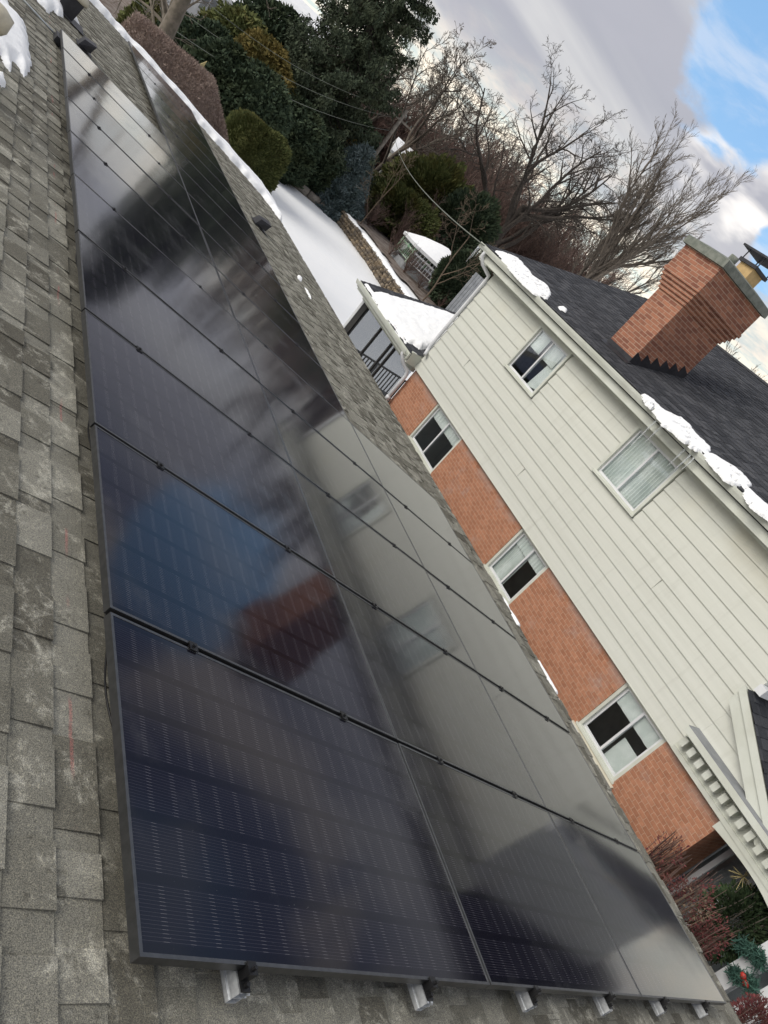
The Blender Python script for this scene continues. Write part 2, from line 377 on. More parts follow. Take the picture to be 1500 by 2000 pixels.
M['green_paint'] = plain('green_painted_wood', (.17, .36, .20), (.50, .55, .48), 5, .6)
M['white_paint'] = plain('white_paint', (.74, .75, .76), (.66, .67, .68), 3, .5)
M['grey_wall'] = plain('grey_green_wall', (.30, .31, .27), None, 2, .8)
M['litter'] = plain('brown_leaf_litter', (.10, .072, .055), (.20, .17, .15), 2.2, .95, bs=.5)

# ================================================================== OUR ROOF
def shingle_roof(mb, origin, sdir, tdir, ndir, slen, t0, t1, expo=.145, end_s=None, thick=.006, tabh=.006, tabw=(.12, .30), gapw=(.05, .22), seed=1, skip=None):
    "laminated shingles: wedge courses with raised random tabs"
    r = random.Random(seed)
    O, A, B, N = (np.array(v, float) for v in (origin, sdir, tdir, ndir))
    P = lambda s, t, h: O+A*s+B*t+N*h
    nC = int(slen/expo)+2
    def blk(s0, s1, a, b, h0, h1, drop):
        if end_s is not None:
            if s0 >= end_s((a+b)/2): return
            ea, eb = end_s(a), end_s(b); sa, sb = min(s1, ea), min(s1, eb)
        else: sa = sb = min(s1, slen)
        if s0 >= min(sa, sb): return
        j = r.uniform(-.0012, .0012)
        V = [P(s0, a, h0-drop), P(sa, a, -.004), P(sb, b, -.004), P(s0, b, h0-drop), P(s0, a, h0), P(sa, a, h1+j), P(sb, b, h1+j), P(s0, b, h0)]
        F = [(4, 5, 6, 7), (0, 1, 5, 4), (1, 2, 6, 5), (2, 3, 7, 6)]
        uv = lambda *ix: [((s0, sa, sb, s0)[i % 4], (a, a, b, b)[i % 4]) for i in ix]
        mb.add(V, F, [uv(*f) for f in F])
    for k in range(nC):
        s0, s1 = k*expo, (k+1)*expo
        t = t0+r.uniform(-1, 0)
        while t < t1:
            w = 1.0; a, b = max(t, t0), min(t+w-.002, t1)
            if b > a: blk(s0, s1+.001, a, b, .0005, thick, .004)
            t += w
        t = t0+r.uniform(-.3, 0)
        while t < t1:
            w = r.uniform(*tabw); a, b = max(t, t0), min(t+w, t1)
            if b > a+.01: blk(s0-.004, s1+r.uniform(-.001, .003), a, b, .001+tabh*.3, thick+tabh, .003)
            t += w+r.uniform(*gapw)
ROOFH = -0.120
S_TOP, Y_NEAR, Y_FAR = -2.7, -3.2, 19.75
def eave_s(t): return 6.03+.08*max(min(t, 4.5), -1.0) if t < 4.5 else 6.39
house = thing('house', 'low house under a weathered grey-brown shingle roof that carries the solar panels', 'house', (0, 8, GZ))
mb = MB(); off = -S_TOP
shingle_roof(mb, rf(S_TOP+.092, 0, ROOFH-.012), (CP, 0, -SP), (0, 1, 0), (SP, 0, CP), 10, Y_NEAR, Y_FAR, end_s=lambda t: eave_s(t)-S_TOP-.092, seed=3, thick=.008, tabh=.009)
# uv: s measured from the panels' upper edge
for k, u in enumerate(mb.uv): mb.uv[k] = [(a+S_TOP+.092, b) for a, b in u]
mb.build('roof', M['shingle'], house)
mb = MB()
h0 = ROOFH-.014
mb.hexa([rf(S_TOP, Y_NEAR+.02, h0-.16), rf(5.95, Y_NEAR+.02, h0-.16), rf(6.3, Y_FAR-.03, h0-.16), rf(S_TOP, Y_FAR-.03, h0-.16), rf(S_TOP, Y_NEAR+.02, h0), rf(5.92, Y_NEAR+.02, h0), rf(6.36, Y_FAR-.03, h0), rf(S_TOP, Y_FAR-.03, h0)])
a = rf(S_TOP, 0, ROOFH)                     # other slope
mb.hexa([(a[0]-6, Y_NEAR, a[2]-1.4), (a[0], Y_NEAR, a[2]-.2), (a[0], Y_FAR, a[2]-.2), (a[0]-6, Y_FAR, a[2]-1.4), (a[0]-6, Y_NEAR, a[2]-1.2), (a[0], Y_NEAR, a[2]-.005), (a[0], Y_FAR, a[2]-.005), (a[0]-6, Y_FAR, a[2]-1.2)])
mb.build('roof_deck', M['trim'], house)
mb = MB(); mb.box(-8, 5.75, Y_NEAR+.4, Y_FAR-.4, GZ, -1.62); mb.build('wall', M['grey_wall'], house, uvmode='world')
mb = MB()                                    # drip edge along the eave with an icy white lip
for a, b in [(-3.2, -1), (-1, 1), (1, 3), (3, 4.5), (4.5, 10), (10, 15), (15, Y_FAR)]:
    e0, e1 = eave_s(a), eave_s(b)
    mb.hexa([rf(e0+.001, a, h0-.12), rf(e0+.016, a, h0-.12), rf(e1+.016, b, h0-.12), rf(e1+.001, b, h0-.12), rf(e0+.001, a, h0+.006), rf(e0+.020, a, h0+.004), rf(e1+.020, b, h0+.004), rf(e1+.001, b, h0+.006)])
mb.build('drip_edge', M['white_paint'], house)

def inside_dist(P, poly):
    "signed distance, positive inside; P Nx2"
    poly = np.asarray(poly, float); A = poly; B = np.roll(poly, -1, 0)
    d = np.full(len(P), 1e9); ins = np.zeros(len(P), bool)
    for a, b in zip(A, B):
        ab = b-a; t = np.clip(((P-a)@ab)/(ab@ab+1e-12), 0, 1)
        d = np.minimum(d, np.linalg.norm(P-a-t[:, None]*ab, axis=1))
        c = (a[1] > P[:, 1]) != (b[1] > P[:, 1])
        with np.errstate(divide='ignore', invalid='ignore'):
            x = (b[0]-a[0])*(P[:, 1]-a[1])/(b[1]-a[1]+1e-15)+a[0]
        ins ^= c & (P[:, 0] < x)
    return np.where(ins, d, -d)
def vnoise(P, scale, seed=0, oct=4):
    "value noise on Nx2/Nx3"
    P = np.asarray(P, float)*scale; tot = np.zeros(len(P)); amp = 1; s = 0
    for o in range(oct):
        I = np.floor(P).astype(np.int64); F = P-I; F = F*F*(3-2*F); acc = np.zeros(len(P))
        for c in range(2**P.shape[1]):
            bits = [(c >> k) & 1 for k in range(P.shape[1])]
            h = np.full(len(P), seed*1013+o*7919, np.int64); w = np.ones(len(P))
            for k, b in enumerate(bits):
                h = (h*1664525+(I[:, k]+b)*(374761393+k*668265263)) & 0x7fffffff
                h = (h ^ (h >> 13))*1274126177 & 0x7fffffff
                w *= F[:, k] if b else 1-F[:, k]
            acc += w*((h % 65536)/65536.0)
        tot += acc*amp; s += amp; amp *= .5; P = P*2.03
    return tot/s
def snow(name, label, poly, frame, thick=.06, step=.03, edge=.10, ragged=.05, nscale=6, seed=1, parent=None, group=None, stretch=(1, 1), holes=0):
    "a layer of snow on the surface given by frame(u, v, h)"
    poly = np.asarray(poly, float); lo = poly.min(0)-.1; hi = poly.max(0)+.1
    nu = max(3, int((hi[0]-lo[0])/step)); nv = max(3, int((hi[1]-lo[1])/step))
    U, V = np.meshgrid(np.linspace(lo[0], hi[0], nu), np.linspace(lo[1], hi[1], nv), indexing='ij')
    P = np.stack([U.ravel(), V.ravel()], 1); d = inside_dist(P, poly)
    Q = P*np.array(stretch)
    d = d+(vnoise(Q, nscale, seed)-.5)*2*ragged
    if holes: d = np.where(vnoise(Q, nscale*1.7, seed+11, 3) > holes, -.01, d)
    h = thick*(1-np.exp(-np.clip(d, 0, None)/edge*1.6))*(.75+.5*vnoise(Q, nscale*.5, seed+5))
    h = np.where(d <= 0, -.02, h)
    X = np.array([frame(a, b, c) for (a, b), c in zip(P, h)])
    idx = np.arange(nu*nv).reshape(nu, nv); quad = np.stack([idx[:-1, :-1], idx[1:, :-1], idx[1:, 1:], idx[:-1, 1:]], -1).reshape(-1, 4)
    keep = (d[quad] > 0).any(1); quad = quad[keep]
    used = np.unique(quad); rm = np.full(nu*nv, -1); rm[used] = np.arange(len(used))
    o = raw(name, X[used], rm[quad], M['snow'], parent, True)
    if parent is None: tag(o, label, 'snow patch', group)
    return o
RFM = lambda s, t, h: rf(s, t, ROOFH+h)

# ------------------------------------------------------------------ solar panels
PW, PC, LW, LC, FH = 1.782, 1.154, 1.775, 1.134, .035
mb = MB(); fw = .011
for s0, s1, t0, t1 in ((0, LW, 0, fw), (0, LW, LC-fw, LC), (0, fw, fw, LC-fw), (LW-fw, LW, fw, LC-fw)):
    mb.rbox(s0, s1, t0, t1, -FH, 0)
for s0, s1, t0, t1 in ((fw, LW-fw, fw, fw+.02), (fw, LW-fw, LC-fw-.02, LC-fw)): mb.rbox(s0, s1, t0, t1, -FH, -FH+.002)
fr_me = mb.mesh('frame', M['frame'])
bv = None
mb = MB(); c = [(fw, fw), (LW-fw, fw), (LW-fw, LC-fw), (fw, LC-fw)]
NU, NV = 12, 8                                       # glass with a very slight sag
us = np.linspace(fw, LW-fw, NU); vs = np.linspace(fw, LC-fw, NV)
VV = [rf(u, v, -.0016-.0012*math.sin(math.pi*(u-fw)/(LW-2*fw))*math.sin(math.pi*(v-fw)/(LC-2*fw))) for u in us for v in vs]
FF = [(i*NV+j, (i+1)*NV+j, (i+1)*NV+j+1, i*NV+j+1) for i in range(NU-1) for j in range(NV-1)]
mb.add(VV, FF, [[(us[k//NV], vs[k % NV]) for k in f] for f in FF])
gl_me = mb.mesh('glass', M['cells'], smooth=True)
mb = MB(); mb.rbox(fw, LW-fw, fw, LC-fw, -.009, -.006); bs_me = mb.mesh('backsheet', M['backsheet'])
ORD = ['first', 'second', 'third', 'fourth', 'fifth', 'sixth', 'seventh', 'eighth', 'ninth', 'tenth', 'eleventh', 'twelfth', 'thirteenth', 'fourteenth', 'fifteenth', 'sixteenth']
ROWS = [(0, 10, 'top'), (1, 16, 'middle'), (2, 5, 'bottom')]
for i, n, rn in ROWS:
    for k in range(n):
        nm = f'{ORD[k]} black solar panel from the near end of the {rn} row'
        if k == 0: nm = {'top': 'nearest and largest black solar panel, at the near end of the top row', 'middle': 'black solar panel at the near end of the middle row', 'bottom': 'black solar panel at the near end of the bottom row, by the eave corner'}[rn]
        if k == n-1: nm = f'black solar panel at the far end of the {rn} row'
        p = thing('solar_panel', nm, 'solar panel', rf(i*PW, k*PC, random.uniform(-.0008, .0008)), 'black solar panels mounted in three rows on the roof')
        tilt = (R_(random.uniform(-.16, .16)), R_(random.uniform(-.16, .16)), 0); p.rotation_euler = tilt
        for nme, me in (('frame', fr_me), ('glass', gl_me), ('backsheet', bs_me)):
            o = bpy.data.objects.new(nme, me); COL.objects.link(o); o.parent = p
# ------------------------------------------------------------------ rails with clamps
RS = [.385, 1.33, PW+.41, PW+1.30, 2*PW+.40, 2*PW+1.27]
rl = ['under the upper half of the top row', 'under the lower half of the top row', 'under the upper half of the middle row', 'under the lower half of the middle row', 'under the upper half of the bottom row', 'under the lower half of the bottom row, closest to the eave']
for q, s in enumerate(RS):
    i, n, _ = ROWS[q//2]; y1 = n*PC+.06; y0 = -.056-(.006 if q % 2 else 0)
    r = thing('mounting_rail', f'silver aluminium mounting rail {rl[q]}', 'mounting rail', rf(s, 0, -.06), 'aluminium rails under the solar panels')
    mb = MB(); w, b, t = .020, -FH-.058, -FH-.0005
    # extruded channel: outer walls, middle web, top flanges with slot, foot flange
    for a0, a1, c0, c1 in ((-w, -w+.0025, b, t), (w-.0025, w, b, t), (-w, w, b+.026, b+.0285), (-w, -.007, t-.0025, t), (.007, w, t-.0025, t), (-w, w, b, b+.0025), (-w-.004, -w, b+.012, b+.018), (w, w+.010, b+.030, b+.034), (w, w+.010, b+.044, b+.048)):
        mb.rbox(s+a0+.0002, s+a1-.0002, y0, y1, c0, c1)
    mb.build('rail_profile', M['alu'], r)
    mb = MB()                                # end clamp hooked on the near frame
    mb.rbox(s-.017, s+.017, -.028, -.001, -FH, .002); mb.rbox(s-.017, s+.017, -.028, .009, .0022, .006); mb.rbox(s-.017, s+.017, -.055, -.028, -FH-.001, -FH+.006)
    mb.tube([rf(s, -.014, .006), rf(s, -.014, .020)], .0065, 6); mb.tube([rf(s, -.040, -FH+.006), rf(s, -.040, -FH+.018)], .008, 6)
    mb.build('end_clamp', M['clamp'], r)
    for k in range(1, n):
        mb = MB(); y = k*PC-.010
        mb.rbox(s-.020, s+.020, y-.021, y+.021, .0012, .0052); mb.rbox(s-.018, s+.018, y-.007, y+.007, -FH, .0010)
        mb.tube([rf(s, y, .005), rf(s, y, .014)], .0075, 6)
        mb.build('mid_clamp', M['clamp'], r)
    y = .35
    while y < n*PC:
        mb = MB(); mb.rbox(s+.022, s+.045, y-.02, y+.02, ROOFH+.005, -FH-.02); mb.rbox(s-.02, s+.08, y-.04, y+.04, ROOFH+.004, ROOFH+.009); y += 1.4
        mb.build('rail_foot', M['clamp'], r)

# ------------------------------------------------------------------ roof vents and snow on our roof
def slant_vent(s, t, w, l, h, label, m='blackmetal'):
    v = thing('roof_vent', label, 'roof vent', RFM(s, t, 0))
    mb = MB(); mb.rbox(s-l*.62, s+l*.62, t-w*.7, t+w*.7, ROOFH+.010, ROOFH+.016); mb.build('flashing', M[m], v)
    mb = MB()
    mb.hexa([rf(s-l/2, t-w/2, ROOFH+.014), rf(s+l*.42, t-w/2, ROOFH+.04), rf(s+l*.42, t+w/2, ROOFH+.04), rf(s-l/2, t+w/2, ROOFH+.014),
             rf(s-l*.36, t-w*.42, ROOFH+h*.75), rf(s+l/2, t-w/2, ROOFH+h), rf(s+l/2, t+w/2, ROOFH+h), rf(s-l*.36, t+w*.42, ROOFH+h*.75)])
    mb.build('hood', M[m], v)
    mb = MB()
    for q in range(4): mb.rbox(s+l*.43, s+l*.47, t-w*.42, t+w*.42, ROOFH+.045+q*(h-.06)/4, ROOFH+.050+q*(h-.06)/4)
    mb.build('louvre', M[m], v)
s, t = on_roof(165, 92, -.09); slant_vent(s, t, .27, .20, .17, 'low black roof vent beside the upper far end of the top panel row')
s, t = on_roof(506, 440, -.10); slant_vent(s, t, .27, .26, .19, 'small black roof vent on the shingles just below the middle panel row')
s, t = on_roof(124, 24, -.12)
v = thing('roof_vent', 'large black roof vent with a pale round cap, near the far roof edge', 'roof vent', RFM(s, t, 0))
mb = MB(); mb.rbox(s-.35, s+.35, t-.35, t+.35, ROOFH+.01, ROOFH+.017); mb.build('flashing', M['blackmetal'], v)
mb = MB(); mb.rbox(s-.14, s+.14, t-.15, t+.15, ROOFH+.012, ROOFH+.30); mb.build('hood', M['blackmetal'], v)
mb = MB(); mb.tube([rf(s, t, ROOFH+.30), rf(s, t, ROOFH+.34), rf(s, t, ROOFH+.40), rf(s, t, ROOFH+.42)], [.19, .20, .16, .05], 16); mb.build('cap', M['beige'], v, smooth=True)
s, t = on_roof(-68, 96, 0)
v = thing('vent_pipe', 'beige capped vent pipe standing in snow at the top left edge', 'vent pipe', RFM(s, t, 0))
mb = MB(); mb.tube([rf(s, t, ROOFH), rf(s, t, ROOFH+.42)], .10, 16); mb.build('pipe', M['dark'], v, smooth=True)
mb = MB(); mb.tube([rf(s, t, ROOFH+.38), rf(s, t, ROOFH+.42), rf(s, t, ROOFH+.52), rf(s, t, ROOFH+.55)], [.11, .13, .12, .04], 28); mb.build('cap', M['beige'], v, smooth=True)
def rp(*pts): return [on_roof(x, y, ROOFH) for x, y in pts]
snow('snow_patch', 'thick ragged snow drift round the beige vent pipe at the top left edge', rp((-60, -40), (12, 4), (22, 30), (46, 45), (52, 75), (60, 125), (50, 155), (38, 138), (28, 120), (18, 138), (0, 108), (-60, 90)), RFM, .10, .022, .12, .05, 7, 2, stretch=(1, 1))
snow('snow_patch', 'little snow tongue left of the drift by the top left edge', rp((-30, 130), (-2, 140), (8, 150), (10, 166), (2, 168), (-30, 160)), RFM, .05, .02, .05, .02, 9, 3)
snow('snow_patch', 'snow in front of the large vent at the far end of the roof', rp((62, -12), (105, -20), (120, 8), (150, 45), (158, 54), (138, 35), (118, 22), (125, 36), (112, 30), (105, 20), (95, 26), (80, 10)), RFM, .09, .03, .08, .03, 5, 4)
snow('snow_patch', 'thin sliver of snow on the shingles between the middle row and the eave', rp((582, 537), (590, 545), (588, 551), (581, 543)), RFM, .03, .012, .02, .01, 9, 6)
snow('snow_patch', 'second thin snow sliver, just nearer along the same shingle course', rp((595, 560), (606, 580), (608, 587), (598, 570)), RFM, .03, .012, .02, .01, 9, 7)
# snow along the far rake, thicker towards the eave corner
e = eave_s(10)
snow('snow_ridge', None, [(-2.6, 19.55), (-1, 19.3), (.6, 19.45), (1.6, 19.55), (2.4, 19.30), (3.4, 19.10), (4.4, 18.80), (5.3, 18.62), (6.0, 18.3), (6.36, 17.4), (6.50, 17.6), (6.55, 19.0), (6.42, 19.80), (-2.6, 19.86)], RFM, .14, .04, .10, .14, 4, 8)
bpy.data.objects['snow_ridge']['label'] = 'long white snow ridge along the far edge of the shingle roof'; bpy.data.objects['snow_ridge']['category'] = 'snow ridge'
for k, (a, b) in enumerate([((1040, 1282), (1075, 1345)), ((962, 1150), (985, 1200))]):
    A = on_roof(*a, ROOFH); B = on_roof(*b, ROOFH); m_ = eave_s((A[1]+B[1])/2)
    snow('snow_patch', ['snow clump lying on the eave edge in front of the long brick panel', 'smaller bit of snow farther along the eave edge'][k], [(m_-.05, B[1]), (m_-.015, A[1]), (m_+.012, A[1]), (m_+.012, B[1])], RFM, .025, .010, .02, .02, 8, 20+k)
# grey conduit on the upper slope
A = on_roof(38, -6, ROOFH+.03); B = on_roof(112, 74, ROOFH+.03)
A = (A[0]-(B[0]-A[0])*.6, A[1]-(B[1]-A[1])*.6)
cd = thing('conduit', 'straight pale metal conduit running across the shingles to the far panel corner', 'conduit', RFM(*B, 0))
mb = MB(); mb.tube([rf(*A, ROOFH+.04), rf(*B, ROOFH+.04)], .014, 8); mb.build('pipe', M['rib'], cd, smooth=True)
mb = MB(); mb.rbox(B[0]-.05, B[0]+.07, B[1]-.3, B[1]+.05, ROOFH+.012, ROOFH+.09); mb.build('junction_box', M['blackmetal'], cd)
# cables under the near-left edge
mb = MB(); pts = []
for k in range(220):
    y = .25+k*.05; pts.append(rf(.05+.008*math.sin(y*5.1)+.01*math.sin(y*12.7), y, -.075+.014*math.sin(y*3.9+1)))
mb.tube(pts, .004, 5); tag(mb.build('cable', M['clamp'], None, True), 'thin black cable hanging under the upper edge of the top panel row', 'cable')

# ================================================================== NEIGHBOUR HOUSE
NX = 9.1; YC, YF = 3.05, 13.22; ZS, ZE = -1.565, 1.09
nb = thing('neighbour_house', 'two-storey house next door with cream siding over orange brick and a charcoal roof', 'house', (NX, 8, GZ))
WU = [(9.733, 10.924), (6.247, 7.452)]; ZU = (.004, 1.068)
WL = [(10.468, 11.828), (6.697, 7.716), (3.254, 4.271)]; ZL = -2.62
lap = (ZE-ZS-.02)/12; mb = MB()
def lap_piece(y0, y1, za, zb, zl):
    X = lambda z: NX-.020*(1-(z-zl)/lap)
    mb.hexa([(X(za), y0, za), (NX+.05, y0, za), (NX+.05, y1, za), (X(za), y1, za), (X(zb), y0, zb), (NX+.05, y0, zb), (NX+.05, y1, zb), (X(zb), y1, zb)])
def rake_z(y): return -.24+(y-3.1)*.545          # the lower front roof falls towards the street
for k in range(12):
    z0 = ZS+k*lap; z1 = z0+lap-.0015; 
    cuts = [(a-.02, b+.02) for a, b in WU]
    zb = sorted({z0, z1, *[z for z in (ZU[0]-.02, ZU[1]+.02) if z0 < z < z1]})
    for za, zc in zip(zb, zb[1:]):
        mid = (za+zc)/2; segs = [(YC, YF)]
        if ZU[0]-.02 < mid < ZU[1]+.02:
            segs = []; a = YC
            for c0, c1 in sorted(cuts): segs.append((a, c0)); a = c1
            segs.append((a, YF))
        for a, b in segs: lap_piece(a, b, za, zc, z0)
    # front one-storey part, cut by its rake
    if z0 < -.3:
        ye = 3.1+(z1+.24)/.545
        a = max(ye-.02, 1.3)
        if k >= 1 and a < YC: lap_piece(max(a, -6), YC-.0015, z0, z1, z0)
mb.box(NX-.027, NX+.05, -6, YF, ZS-.012, ZS-.0005)
for yj, kk in ((8.6, 2), (5.1, 5), (11.9, 4)):
    mb.box(NX-.0245, NX, yj, yj+.003, ZS+kk*lap+.002, ZS+(kk+1)*lap-.004)
mb.build('siding', M['siding'], nb)
mb = MB(); mb.box(NX+.05, NX+.10, YC, YF, ZU[1]+.1, ZE); 
for a, b in [(YC, WU[1][0]), (WU[1][1], WU[0][0]), (WU[0][1], YF)]: mb.box(NX+.052, NX+.1, a, b, ZS, ZE)
mb.box(NX+.1, 17.5, YF-.14, YF-.02, GZ, 1.3); mb.box(NX+.02, 17.5, YC+.012, YC+.1, rake_z(3.1)+.1, 1.3)
mb.build('upper_wall', M['siding'], nb)
mb = MB(); bx = NX+.055                          # brick ground floor, split round its windows
ys = [2.03]+[v for a, b in sorted(WL) for v in (a, b)]+[YF]
for a, b in zip(ys[0::2], ys[1::2]): mb.box(bx, bx+.10, a, b, GZ, ZS-.013)
for a, b in WL: mb.box(bx, bx+.10, a, b, GZ, ZL-.09)
mb.box(bx+.10, 9.92, 2.03, 2.13, GZ, ZS-.013); mb.box(bx+.1, 17, YF-.12, YF-.0, GZ, ZS-.013)
mb.build('brick_wall', M['brick'], nb, uvmode='world')
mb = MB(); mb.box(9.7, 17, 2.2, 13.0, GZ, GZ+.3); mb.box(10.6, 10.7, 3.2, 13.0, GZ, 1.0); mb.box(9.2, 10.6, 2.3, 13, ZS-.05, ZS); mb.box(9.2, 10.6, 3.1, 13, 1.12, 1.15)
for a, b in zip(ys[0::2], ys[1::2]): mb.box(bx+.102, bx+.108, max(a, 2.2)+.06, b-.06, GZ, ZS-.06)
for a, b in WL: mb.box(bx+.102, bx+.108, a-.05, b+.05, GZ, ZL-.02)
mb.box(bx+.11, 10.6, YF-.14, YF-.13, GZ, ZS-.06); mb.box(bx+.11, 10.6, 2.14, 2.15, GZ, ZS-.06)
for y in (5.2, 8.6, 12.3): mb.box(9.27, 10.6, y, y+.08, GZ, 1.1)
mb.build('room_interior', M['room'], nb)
# roof
PM = .325; RX, RZ = 14.02, 1.42+PM*(14.02-8.72); L_ = math.hypot(1, PM)
sdir, ndir = (-1/L_, 0, -PM/L_), (-PM/L_, 0, 1/L_)
mb = MB(); sl = (RX-8.70)*L_
shingle_roof(mb, (RX, 0, RZ), sdir, (0, -1, 0), ndir, sl, -13.66, 0.5-3.1, expo=.145, seed=9, tabh=.006, tabw=(.15, .35), gapw=(.06, .25))
mb.build('roof', M['shingle_dark'], nb)
mb = MB(); u = lambda x, y, dz: (x, y, 1.42+PM*(x-8.72)+dz)
mb.hexa([u(8.74, 2.7, -.16), u(RX, 2.7, -.16), u(RX, 13.62, -.16), u(8.74, 13.62, -.16), u(8.74, 2.7, -.012), u(RX, 2.7, -.012), u(RX, 13.62, -.012), u(8.74, 13.62, -.012)])
mb.hexa([(RX, 2.7, RZ-.2), (19.3, 2.7, 1.2), (19.3, 13.62, 1.2), (RX, 13.62, RZ-.2), (RX, 2.7, RZ), (19.3, 2.7, 1.42), (19.3, 13.62, 1.42), (RX, 13.62, RZ)])
mb.box(RX-.12, RX+.12, 2.6, 13.66, RZ-.02, RZ+.022)
mb.build('roof_deck', M['shingle_dark'], nb, uvmode='world')
mb = MB(); mb.box(8.80, NX-.02, 2.7, 13.6, ZE+.06, ZE+.085)      # soffit and frieze
mb.box(NX-.050, NX-.0235, YC, YF, ZE-.02, ZE+.06); mb.box(NX-.090, NX-.050, YC, 13.4, ZE+.015, ZE+.06)
mb.build('soffit', M['trim'], nb)
mb = MB(); mb.box(8.775, 8.80, 2.7, 13.64, ZE+.04, 1.405); mb.build('fascia', M['trim'], nb)
mb = MB()                                       # ogee gutter
pf = [(8.772, 1.30), (8.772, 1.395), (8.768, 1.395), (8.765, 1.31), (8.70, 1.305), (8.672, 1.36), (8.660, 1.40), (8.646, 1.402), (8.648, 1.385), (8.656, 1.35), (8.685, 1.285), (8.76, 1.28)]
mb.prism(pf[::-1], 1, 2.7, 13.74); mb.box(8.655, 8.77, 13.735, 13.745, 1.285, 1.40); mb.build('gutter', M['trim'], nb)
mb = MB()                                       # far rake board
mb.hexa([u(8.72, 13.64, -.22), u(RX, 13.64, -.22), u(RX, 13.68, -.22), u(8.72, 13.68, -.22), u(8.72, 13.64, -.02), u(RX, 13.64, -.02), u(RX, 13.68, -.02), u(8.72, 13.68, -.02)])
mb.box(8.80, 9.12, 13.24, 13.62, 1.10, 1.30)
mb.build('rake_board', M['trim'], nb)
mb = MB()                                       # downspout at the far corner
mb.tube([(8.70, 13.45, 1.29), (8.70, 13.45, 1.20), (8.80, 13.38, 1.08), (9.04, 13.27, .98), (9.05, 13.25, .85), (9.05, 13.25, -1.0), (9.05, 13.22, -1.10), (8.98, 13.1, -1.17)], .042, 8)
mb.build('downspout', M['white_paint'], nb, smooth=True)
mb = MB()
mb.tube([(8.72, 13.45, -1.43), (8.72, 13.42, -1.52), (8.84, 13.32, -1.66), (9.0, 13.24, -1.74), (9.03, 13.20, -1.85), (9.03, 13.19, GZ)], .046, 8)
mb.tube([(9.03, 13.19, -2.45), (9.03, 13.19, -2.55)], .06, 8); mb.build('downspout', M['white_paint'], nb, smooth=True)
# windows
def pleats(mb, X, y0, y1, z0, z1, amp=.018, n=14):
    k = n*6; ys = np.linspace(y0, y1, k); xs = X+amp*np.sin(np.linspace(0, n*2*math.pi, k))*(.6+.4*np.sin(np.linspace(0, 9, k)))
    V = [(x, y, z) for x, y in zip(xs, ys) for z in (z0, z1)]
    mb.add(V, [(2*i, 2*i+2, 2*i+3, 2*i+1) for i in range(k-1)])
def window(y0, y1, z0, z1, X, style, lab):
    w = thing('w', 'w', 'w'); bpy.data.objects.remove(w)
    mb = MB(); c = .055                          # casing
    for a in ((y0, y0+c, z0, z1), (y1-c, y1, z0, z1), (y0+c, y1-c, z1-c, z1), (y0+c, y1-c, z0, z0+c)): mb.box(X-.032, X+.07, *a)
    mb.box(X-.055, X-.032, y0-.02, y1+.02, z0-.005, z0+.03); mb.box(X-.05, X-.032, y0-.015, y1+.015, z1-.025, z1+.012)
    f = mb.build('window', M['trim'], nb); f['label'] = lab
    a, b, za, zb = y0+c, y1-c, z0+c, z1-c; m_ = (a+b)/2; mb = MB(); g = .038
    for (p, q, dx) in ((a, m_+.02, -.002), (m_-.02, b, .020)):
        for r_ in ((p, p+g, za, zb), (q-g, q, za, zb), (p+g, q-g, zb-g, zb), (p+g, q-g, za, za+g)): mb.box(X+dx, X+dx+.022, *r_)
    mb.build('sash', M['white_paint'], f)
    mb = MB()
    for (p, q, dx) in ((a, m_+.02, -.002), (m_-.02, b, .020)): mb.box(X+dx+.009, X+dx+.013, p+g+.0005, q-g-.0005, za+g+.0005, zb-g-.0005)
    mb.build('pane', M['glass'], f)
    mb = MB(); H = zb-za
    if style == 'swag':
        for p, q in ((a, m_), (m_, b)):
            pleats(mb, X+.06, p+.30*(q-p), q, zb-H*.42, zb, .012, 7)
        mb.hexa([(X+.09, a, za+.1), (X+.095, a, za+.1), (X+.095, m_-.12, za), (X+.09, m_-.12, za), (X+.09, a, zb), (X+.095, a, zb), (X+.095, a+.28, zb), (X+.09, a+.28, zb)])
    elif style == 'full': pleats(mb, X+.075, a, b, za, zb, .030, 17)
    elif style == 'valance':
        pleats(mb, X+.055, a, b, zb-.27, zb, .010, 12)
    elif style == 'half':
        pleats(mb, X+.055, a, b, zb-.26, zb, .010, 12); pleats(mb, X+.085, m_, b, za, zb-.2, .016, 12)
    elif style == 'cafe':
        pleats(mb, X+.055, a, b, zb-.30, zb, .008, 5); mb.box(X+.10, X+.11, a, m_-.05, za, za+.42)
    mb.build('curtain', M['curtain'], f)
window(*WU[0], *ZU, NX-.012, 'swag', 'upper window with a swagged curtain, nearer the far corner')
window(*WU[1], *ZU, NX-.012, 'full', 'upper window fully covered by pleated curtains')
window(*WL[0], ZL, ZS-.015, NX+.10, 'valance', 'ground-floor window by the far corner, with a thick cream sill')
window(*WL[1], ZL, ZS-.015, NX+.10, 'half', 'middle ground-floor window with one half curtained')
window(*WL[2], ZL, ZS-.015, NX+.10, 'cafe', 'ground-floor window nearest the porch arch')
for a, b in WL:
    mb = MB(); mb.hexa([(NX-.06, a-.06, ZL-.10), (NX+.12, a-.06, ZL-.10), (NX+.12, b+.06, ZL-.10), (NX-.06, b+.06, ZL-.10), (NX-.06, a-.06, ZL-.045), (NX+.068, a-.06, ZL-.012), (NX+.068, b+.06, ZL-.012), (NX-.06, b+.06, ZL-.045)])
    mb.build('window_sill', M['sill'], nb)
